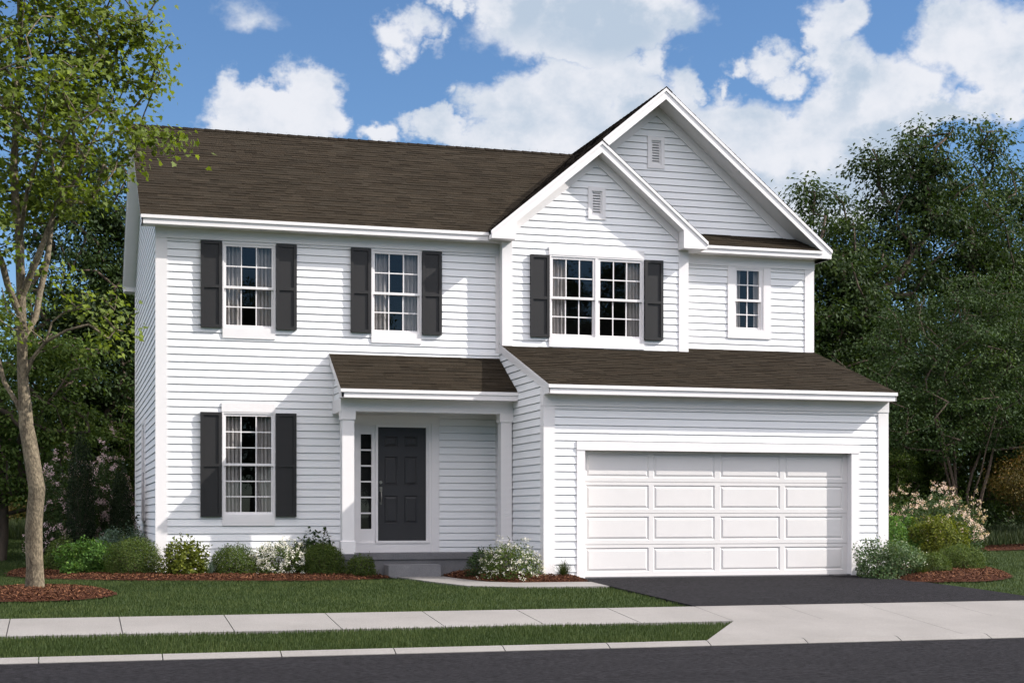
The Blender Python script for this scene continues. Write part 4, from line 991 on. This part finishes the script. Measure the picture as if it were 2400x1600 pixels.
bed('mulch_bed', [(19.4, 5.6), (21.0, 4.9), (22.5, 4.9), (24, 5.4), (25, 7), (22, 7.6), (20, 7)], 'patch of bark litter under the rusty shrub at the right edge', height=.03, dens=160)

# ------------------------------------------------------------------ grass blades
def pave_mask(P):
    x, y = P[:, 0], P[:, 1]; ok = np.ones(len(P), bool)
    ok &= ~((y > YS0 - .0) & (y < YS1 + .01))
    dlx = 6.62 + (6.45 - 6.62) * np.clip((-2.7 - y) / 5.34, 0, 1); t = np.clip((-2.7 - y) / 5.34, 0, 1); drx = 11.82 + .22 * np.sin(np.pi * np.minimum(1, t * .9)) - .05 * t
    ok &= ~((y < -2.6) & (y > YS1 - .02) & (x > dlx) & (x < drx))
    fl = 6.436 - (6.436 - 5.52) * np.clip((YS0 - y) / (YS0 - YK), 0, 1); fr_ = 12.531 + (13.45 - 12.531) * np.clip((YS0 - y) / (YS0 - YK), 0, 1)
    ok &= ~((y < YS0) & (x > fl) & (x < fr_))
    ok &= ~((x > 0) & (x < XR) & (y > 0) & (y < 8)) & ~((x > HX) & (x < XR) & (y > YG) & (y < 1)) & ~((x > 2.93) & (x < HX) & (y > -.95) & (y < 0)) & ~((x > 3.75) & (x < 4.66) & (y > -1.28) & (y < 0))
    ok &= ~inside(WALK, P)
    for b in BEDS: ok &= ~inside(b, P)
    return ok
def blades(name, x0, x1, y0, y1, n, h, bw, label, mat='grass', lean=.35, taper=None):
    P = np.column_stack([NR.uniform(x0, x1, n), NR.uniform(y0, y1, n)])
    if taper is not None: P = P[taper(P)]
    P = P[pave_mask(P)]; n = len(P)
    z = np.array([gh(a, b) for a, b in P]) - .004
    pat = np.sin(P[:, 0] * 2.1 + 1.3 * np.sin(P[:, 1] * 1.7)) * np.sin(P[:, 1] * 2.9 + P[:, 0] * .8) + .7 * np.sin(P[:, 0] * 7.3 + P[:, 1] * 3.1) * np.sin(P[:, 1] * 6.1 - P[:, 0] * 2.2)
    L = h * NR.uniform(.6, 1.25, n) * (1 + .10 * pat)
    a = NR.uniform(0, 6.28, n); d = np.stack([np.cos(a), np.sin(a), np.zeros(n)], 1); ln = lean * NR.random(n)
    tipv = d * (L * ln)[:, None] + np.array([0, 0, 1]) * (L * np.sqrt(1 - ln * ln * .5))[:, None]
    fa = NR.uniform(-.9, .9, n); side = np.stack([np.cos(fa), np.sin(fa), np.zeros(n)], 1) * (bw * NR.uniform(.7, 1.3, n))[:, None]
    B = np.column_stack([P, z]); V = np.stack([B - side, B + side, B + tipv * .55 + side * .8 * .8 , B + tipv], 1)
    V[:, 2] = B + tipv * .6 + side * .6
    F = np.array([(0, 1, 2), (0, 2, 3)])[None] + (np.arange(n) * 4)[:, None, None]
    c = .45 + .13 * pat + NR.normal(size=n) * .22
    o = mesh_np(name, V.reshape(-1, 3), F.reshape(-1, 3), mat, col=np.repeat(c, 4))
    return tag(o, label, 'grass', kind='stuff')
blades('grass', -5.5, 6.5, YK, YS0 + .02, 46000, .055, .0045, 'narrow strip of mown grass between the kerb and the sidewalk')
blades('grass', -5.5, 7.2, YS1, 1.5, 150000, .042, .0055, 'front lawn of mown grass between the sidewalk and the house')
blades('grass', 11.5, 24, YS1, 6, 90000, .042, .007, 'mown grass lawn to the right of the driveway')
blades('grass', -7, 0, 1.5, 20, 60000, .05, .010, 'mown grass lawn behind the left side of the house')
blades('tall_grass', -9, 4, 20, 27, 16000, .40, .018, 'tall rough grass at the edge of the woods on the left', 'tallgrass', .5)
blades('tall_grass', 17, 42, 8, 13, 26000, .34, .016, 'tall rough grass at the edge of the woods on the right', 'tallgrass', .5)

# ------------------------------------------------------------------ shrubs by the house
shrub('shrub', -1.56, 1.9, .74, .66, 'spirea', 'dark olive low shrub, leftmost in the bed left of the house', 4500, .035)
shrub('shrub', -1.12, .40, .92, .66, 'box', 'bright emerald leafy shrub in the bed left of the house corner', 4600, .042, tmpl=T_FAT, lump=.22)
shrub('shrub', -.56, 1.5, 1.0, .84, 'bluegreen', 'blue-green feathery shrub behind the round bushes at the house corner', 5200, .045)
shrub('shrub', -.38, -.20, .98, .72, 'spirea', 'large round olive-green bush just left of the house corner', 13000, .028, lump=.08, sprigs=24)
shrub('shrub', .42, -.80, .74, .64, 'gold', 'golden-green broad-leaved shrub at the front left house corner', 3400, .046, tmpl=T_FAT, lump=.25, sprigs=16)
shrub('shrub', 1.24, -.62, .86, .58, 'spirea', 'round green bush under the lower window, left of the white-flowered shrub', 11000, .028, lump=.10, sprigs=30)
shrub('shrub', 2.00, -.66, .98, .62, 'spirea', 'white-flowering shrub in the long bed left of the porch', 4500, .036, lump=.12, flowers=('white', 300, .017, 15), sprigs=12, fzone=.1)
shrub('shrub', 2.62, -.26, .84, .72, 'mid', 'taller dark broad-leaved shrub behind the round bush beside the porch', 1700, .055, tmpl=T_FAT, lump=.2, sprigs=20)
shrub('shrub', 2.70, -.88, .84, .62, 'spirea', 'dense round dark green bush left of the porch slab', 13000, .026, lump=.06, sprigs=14)
shrub('shrub', 3.27, -1.28, .54, .42, 'spirea', 'small round bush in front of the porch slab left of the step', 5200, .026, lump=.08, sprigs=24)
shrub('shrub', 5.10, -2.30, .50, .52, 'mid', 'small dark green shrub right of the door step behind white flowers', 3200, .03, lump=.12, sprigs=14)
shrub('shrub', 5.46, -2.85, .98, .62, 'spirea', 'white-flowering shrub in the small bed against the garage side wall', 4600, .036, lump=.12, flowers=('white', 150, .016, 13), sprigs=12, fzone=.05)
tuft('grass_tuft', 6.28, -3.02, .55, .34, 'tallgrass', 'fine-bladed grass tuft at the left corner of the garage front', 300, .005)
tuft('grass_tuft', .82, -.85, .40, .30, 'bluegreen', 'bluish grass tuft between the golden and round shrubs', 160, .005)
shrub('shrub', 12.02, -3.3, 1.06, .66, 'varieg', 'grey-green variegated shrub at the right corner of the garage', 5600, .048, tmpl=T_LEAF, lump=.18, flowers=('white', 40, .018, 5), sprigs=16)
tuft('grass_tuft', 12.45, -3.75, .8, .30, 'tallgrass', 'low grass tuft behind the variegated shrub by the garage', 260, .006)
shrub('shrub', 12.84, -3.35, .70, .46, 'spirea', 'small round bush at the front of the right-hand mulch bed', 9000, .026, lump=.06, sprigs=12)
shrub('shrub', 13.86, -2.62, .92, .58, 'spirea', 'larger round bush right of the small one in the right-hand bed', 11000, .028, lump=.07, sprigs=16)
shrub('shrub', 13.85, -.6, .95, 1.02, 'box', 'bright green shrub beside the right garage wall under pink blossoms', 6000, .045, tmpl=T_FAT)
shrub('shrub', 14.5, -.9, 1.25, 1.08, 'gold', 'big olive-gold shrub in the middle of the right-hand bed', 8500, .045, tmpl=T_FAT, lump=.12)
shrub('shrub', 15.75, 1.4, 2.35, 1.52, 'lilacleaf', 'wide pink-flowering shrub behind the bushes right of the garage', 12000, .055, lump=.13, flowers=('pink', 420, .022, 20), sprigs=20, fzone=.35)
shrub('lilac', -1.55, 3.6, 1.3, 1.98, 'lilacleaf', 'pale lilac-flowering tall shrub nearest the street tree trunk', 12000, .05, lump=.14, flowers=('lilac', 260, .026, 22), sprigs=20)
shrub('lilac', -.78, 4.2, 1.30, 2.16, 'lilacleaf', 'pale lilac-flowering tall shrub against the left house wall', 12000, .05, lump=.15, flowers=('lilac', 260, .026, 22), sprigs=26)
shrub('evergreen_shrub', -1.22, 2.9, .56, 2.70, 'arbor', 'taller slim columnar evergreen between the lilacs', 15000, .035, lump=.06, sprigs=10, up=1.2, cat='evergreen')
shrub('evergreen_shrub', -.48, 3.2, .48, 2.02, 'arbor', 'shorter slim columnar evergreen nearer the house wall', 11000, .035, lump=.06, sprigs=10, up=1.2, cat='evergreen')

# ------------------------------------------------------------------ street tree in front
def TP(u, v, dy=0.0): return (-1.894 + (u - 82) * .00586 + 1.9, dy, (1205.5 - v) * .00597 + 1.053 + .12)
def street_tree():
    x, y = -1.9, -4.2; z = gh(x, y) - .03
    t = empty('maple_tree', (x, y, z), 'young maple with pale mottled trunk and lime-green leaves on the front lawn', 'tree')
    st = [[TP(82, 1400), TP(82, 1330, .01), TP(80, 1240, .02), TP(86, 1150, -.02), TP(76, 1080), TP(62, 1000, .03), TP(55, 900), TP(52, 800, -.03), TP(50, 700), TP(48, 570, .05), TP(38, 490, .1), TP(34, 390, .1), TP(40, 250, .15), TP(50, 60, .1), TP(40, -150, .1)],
          [TP(62, 1000), TP(40, 945, .1), TP(10, 895, .25), TP(-15, 800, .4), TP(-60, 640, .6), TP(-120, 400, .8), TP(-150, 200, .9)],
          [TP(50, 700), TP(70, 655, -.1), TP(94, 600, -.25), TP(138, 482, -.4), TP(184, 422, -.45), TP(215, 340, -.5), TP(260, 240, -.6)],
          [TP(52, 800), TP(84, 745, .15), TP(94, 675, .3), TP(110, 590, .5), TP(125, 460, .8), TP(150, 300, 1.1)],
          [TP(51, 740), TP(22, 675, -.2), TP(0, 600, -.4), TP(-30, 470, -.7), TP(-60, 300, -1.0)],
          [TP(56, 890), TP(78, 841, -.15), TP(107, 808, -.3), TP(155, 783, -.45), TP(205, 770, -.55)],
          [TP(107, 808, -.3), TP(122, 760, -.2), TP(150, 735, -.2), TP(190, 715, -.2)],
          [TP(48, 570), TP(60, 500, -.3), TP(90, 400, -.8), TP(110, 280, -1.1)]]
    pb = [(200, 60, 150, .4), (60, 120, 190, -.3), (285, 150, 110, .1), (120, 260, 170, -.9), (120, 240, 170, .9), (215, 330, 105, 0), (60, 400, 110, .3), (345, 285, 62, .2), (395, 285, 34, .1), (335, 70, 70, -.3), (345, 130, 62, .3), (250, 20, 120, -.5),
          (-120, 150, 200, .3), (-150, 350, 160, -.3), (100, -150, 220, 0), (-60, -250, 190, .2), (295, 385, 45, -.2), (225, 440, 60, -.5), (140, 440, 80, -.7), (120, 430, 80, .6), (-40, 520, 90, -.6), (0, 430, 110, .8), (310, 340, 50, -.4),(20,600,45,-.6)]
    bl = [(*TP(u, v, dy), r * .0059) for u, v, r, dy in pb]
    A = blob_points(bl, 800, shell=.2)
    low = [TP(u, v, -.5 + .2 * NR.normal()) for u, v in ((190, 690), (235, 700), (265, 725), (300, 760), (285, 775), (250, 800), (225, 775), (180, 730), (240, 745), (140, 690), (150, 650), (120, 640), (20, 740), (-5, 760), (35, 790), (10, 690), (270,690),(210,730))]
    A = [a for a in A if a[2] > 3.4] + low
    pos, par, rad, chains, ends = grow(st, A, step=.22, jit=.03, tip=.0035, expo=2.5)
    sc = .118 / rad[3]
    ch = []
    for i, (p, r) in enumerate(chains):
        r = np.maximum(r * sc, .0035)
        if i == 0:
            zz = p[:, 2]; r = r * (1 + .22 * np.exp(-zz / .12)) * (1 + .04 * np.sin(zz * 9))
            r = np.maximum(r, np.interp(zz, [0, 1, 2, 3, 5, 8], [.12, .105, .095, .072, .05, .02]))
            r = np.minimum(r, np.interp(zz, [0, .3, 1, 2, 2.3, 3, 5, 8, 12], [.16, .128, .118, .108, .105, .075, .058, .04, .02]))
        else: r = np.minimum(r, np.interp(p[:, 2], [2.5, 4.5, 5.5, 7], [.062, .05, .026, .016]))
        ch.append((p, r))
    tube(ch, 'trunk', 'bark', t, sides=14)
    P, d = spray([pos[e] for e in ends], 25, .14, .6, .35)
    lowset = np.repeat(np.array([pos[e][2] < 3.5 for e in ends]), 25)
    nr = d * .35 + np.array([.25, -.15, .75]) + NR.normal(size=P.shape) * .42
    tg = d + np.array([0, 0, -.45]) + NR.normal(size=P.shape) * .35
    c = np.repeat(NR.normal(size=len(ends)) * .14, 25) + .42 + NR.normal(size=len(P)) * .20
    leaves('foliage', P, .078 * NR.uniform(.6, 1.2, len(P)), nr, 'maple', T_MAPLE, t, c, tg)
street_tree()

# ------------------------------------------------------------------ woods behind
def B(*a): return list(a)
r1 = tree('broadleaf_tree', 23.5, 14, 12.9, [(-.2, 0, 11.2, 1.5), (.8, .3, 10.1, 1.1), (-1.2, -.3, 9.7, 1.4), (1.2, .2, 9.0, 1.4), (-.1, -.8, 8.6, 2.0), (-2.4, .4, 8.4, 1.4), (2.3, .3, 7.6, 1.6), (-1.2, -.6, 6.6, 2.0), (1.6, .2, 5.4, 1.8), (-2.6, 0, 5.3, 1.6), (-.3, -.6, 4.2, 1.9), (-1.9, .2, 10.9, .55)], 'dark', 'tallest dark broadleaf tree right of the house with a rounded top', 'tree', None, 400, 150, .135, .34, .24)
r2 = tree('broadleaf_tree', 19.0, 12, 10.2, [(.1, 0, 8.9, .9), (-1.1, .3, 7.9, 1.0), (1.0, -.2, 7.7, 1.1), (-.4, -.4, 6.9, 1.6), (.9, .3, 6.2, 1.6), (-1.4, 0, 5.6, 1.4), (.2, -.4, 4.6, 1.8), (1.5, 0, 4.0, 1.4), (-1.2, 0, 3.4, 1.5), (-.3, .1, 9.8, .5)], 'dark', 'dark tree rising directly behind the garage roof edge', 'tree', None, 340, 140, .13, .33, .2)
r3 = tree('broadleaf_tree', 27.3, 16, 13.6, [(-.5, 0, 12.6, .7), (0, 0, 11.3, 1.0), (1.7, .2, 10.9, 1.5), (-1.1, .3, 10.0, 1.0), (.6, -.4, 9.2, 1.9), (2.6, 0, 9.2, 1.6), (-1.4, 0, 7.9, 1.3), (1.2, 0, 7.0, 1.8), (3.0, 0, 6.2, 1.7), (0, 0, 5.0, 1.8)], 'mid', 'open-topped green tree at the far right edge', 'tree', None, 300, 130, .135, .34, .22)
r4 = tree('multistem_tree', 20.9, 8, 7.2, [(.1, 0, 6.2, 1.2), (-1.3, .2, 5.6, 1.2), (1.4, .2, 5.7, 1.3), (-2.3, 0, 4.6, 1.2), (0, -.5, 4.7, 1.5), (2.3, 0, 4.6, 1.3), (-1.2, -.4, 3.5, 1.3), (1.2, -.4, 3.6, 1.3), (2.6, 0, 3.2, 1.0), (-2.6, 0, 3.2, 1.0), (0, .4, 3.1, 1.1)], 'mid', 'multi-stemmed tree with bare tan stems in front of the right woods', 'tree', None, 360, 115, .085, .27, .075, stems=6, barkm='darkbark', flat=.3)
r5 = tree('rusty_shrub', 21.9, 6.2, 2.9, [(0, 0, 2.0, .7), (-.8, 0, 1.7, .6), (.8, 0, 1.8, .7), (0, -.2, 1.4, .7), (1.5, 0, 1.4, .6)], 'rust', 'rusty olive shrub with bare lower stems at the right edge', 'shrub', None, 240, 120, .055, .16, .03, stems=7, flat=.7)
l1 = tree('broadleaf_tree', -.9, 12, 10.1, [(.1, 0, 9.0, 1.0), (-.5, .2, 8.1, 1.2), (.8, 0, 7.6, 1.1), (-.2, -.4, 6.7, 1.4), (.9, 0, 5.9, 1.2), (-.9, 0, 5.6, 1.2), (.1, -.2, 4.6, 1.4), (.9, 0, 3.5, 1.2), (-.8, 0, 3.4, 1.2)], 'dark', 'tall dark tree between the maple and the left house gable', 'tree', None, 340, 130, .12, .30, .2)
l2 = tree('layered_tree', -2.9, 9.5, 6.6, [(0, 0, 5.5, 1.0), (-1.3, 0, 4.9, 1.1), (1.1, 0, 4.6, 1.0), (0, -.4, 3.9, 1.2), (-1.2, 0, 3.3, 1.1), (1.2, -.2, 3.0, 1.0), (-.2, -.3, 2.3, 1.0), (1.0, 0, 1.8, .8), (-1.4, 0, 1.9, .9)], 'lighter', 'lighter green layered tree behind the maple trunk', 'tree', None, 330, 75, .11, .30, .14, flat=.22)
GB = 'trees of the wood behind the house'
far = [(l2, 22.0, 13.6, .8, .85, 'dark low bush glimpsed just right of the garage wall behind pink blossoms'), (l2, 20.7, 11.3, 3.9, .5, 'small bush in front of the dark low bush right of the garage wall'), (l2, -7.4, 15, 1.1, 1.35, 'dark tree at the left edge of the photo behind the layered tree'), (r1, .8, 20, 2.2, .72, 'dark tree of the second row seen just left of the house wall'),
       (r2, -4.4, 26, .4, .62, 'small far tree in the left background above the open lawn'), (l1, 16.6, 11, 2.0, .80, 'lower dark tree close behind the right garage eave'), (r2, 25.0, 11, 3.6, .72, 'lower tree filling between the multi-stem tree and the right edge'),
       (l2, 18.6, 10.5, 1.0, .70, 'low bushy green tree behind the right-hand flower bed'), (r3, 31.5, 15, 1.4, .9, 'dark tree cut by the right edge of the photo'), (r1, 33, 24, 4.0, .8, 'far dark tree behind the right edge trees'), (r2, 22, 20, 5.0, .85, 'far dark tree behind the tallest right-hand tree'),
       (l2, 23.6, 12, 3.0, .75, 'low layered bush deep in the right woods'), (r2, 17.2, 20, 2.5, .75, 'far dark tree seen over the garage roof slope'), (l2, 26.5, 9.8, 5.0, .7, 'low light green bush at the right edge of the woods'),
       (l1, 1.5, 15, 1.3, .95, 'dark tree hidden mostly by the left house wall'), (l2, .2, 10.5, 2.6, .62, 'low green tree behind the lilacs at the left house wall')]
for src, x, y, a, s_, lab in far: copy_tree(src, x, y, a, s_, lab, cat='tree')
# low woodland edge
def thicket(name, x0, x1, y0, y1, n, h, mat, label, ls=.10):
    k = NR.uniform(size=(n // 60, 2)); C_ = np.column_stack([x0 + (x1 - x0) * k[:, 0], y0 + (y1 - y0) * k[:, 1]])
    z = np.array([gh(a, b) for a, b in C_]); r = NR.uniform(.3, .6, len(C_)); hh = h * NR.uniform(.5, 1.1, len(C_))
    P = np.repeat(np.column_stack([C_, z]), 60, axis=0); d = unit(NR.normal(size=P.shape)); rr = NR.random(len(P))[:, None] ** .4
    P = P + d * rr * np.stack([np.repeat(r, 60), np.repeat(r, 60), np.repeat(hh, 60)], 1); keep = P[:, 2] > np.array([gh(a, b) for a, b in P[:, :2]]); P = P[keep]; d = d[keep]
    o = leaves(name, P, ls * NR.uniform(.7, 1.3, len(P)), d + np.array([0, 0, .6]), mat, T_LEAF, None, .4 + NR.normal(size=len(P)) * .22)
    return tag(o, label, 'undergrowth', kind='stuff')
thicket('undergrowth', -9, 3.5, 27, 31, 40000, 2.3, 'rust', 'rust and olive undergrowth at the foot of the left woods')
thicket('undergrowth', -14, 8, 32, 40, 90000, 7.5, 'dark', 'dark far thicket closing the left background', .24)
thicket('undergrowth', 15, 42, 12.5, 18, 120000, 4.2, 'mid', 'dark green undergrowth at the foot of the right woods', .13)
thicket('undergrowth', 12, 62, 24, 32, 90000, 8.0, 'dark', 'dark far thicket closing the right background', .26)
# trees across the street: seen only as reflections in the windows
for i, (src, x, y, a, s_) in enumerate([(r1, 7, -45, .3, .98), (r2, 13, -47, 1.9, 1.15), (r3, 19, -45, 3.0, .88), (l1, 1, -46, 4.1, 1.2), (r2, 25, -46, 5.0, 1.38), (r1, 22, -48, 2.2, 1.15), (r1, 31, -47, 1.0, .95), (r3, 38, -46, 2.0, .9)]):
    c = copy_tree(src, x, y, a, s_, 'dark tree across the street, mirrored in the windows', 'trees across the street', 'tree'); c.location.z = -.4

# ------------------------------------------------------------------ render settings
cy = SC.cycles
cy.use_denoising = True
cy.use_adaptive_sampling = True; cy.adaptive_threshold = 0.02
cy.max_bounces = 6; cy.diffuse_bounces = 3; cy.glossy_bounces = 3; cy.transmission_bounces = 4; cy.transparent_max_bounces = 8
cy.caustics_reflective = False; cy.caustics_refractive = False
cy.sample_clamp_indirect = 6
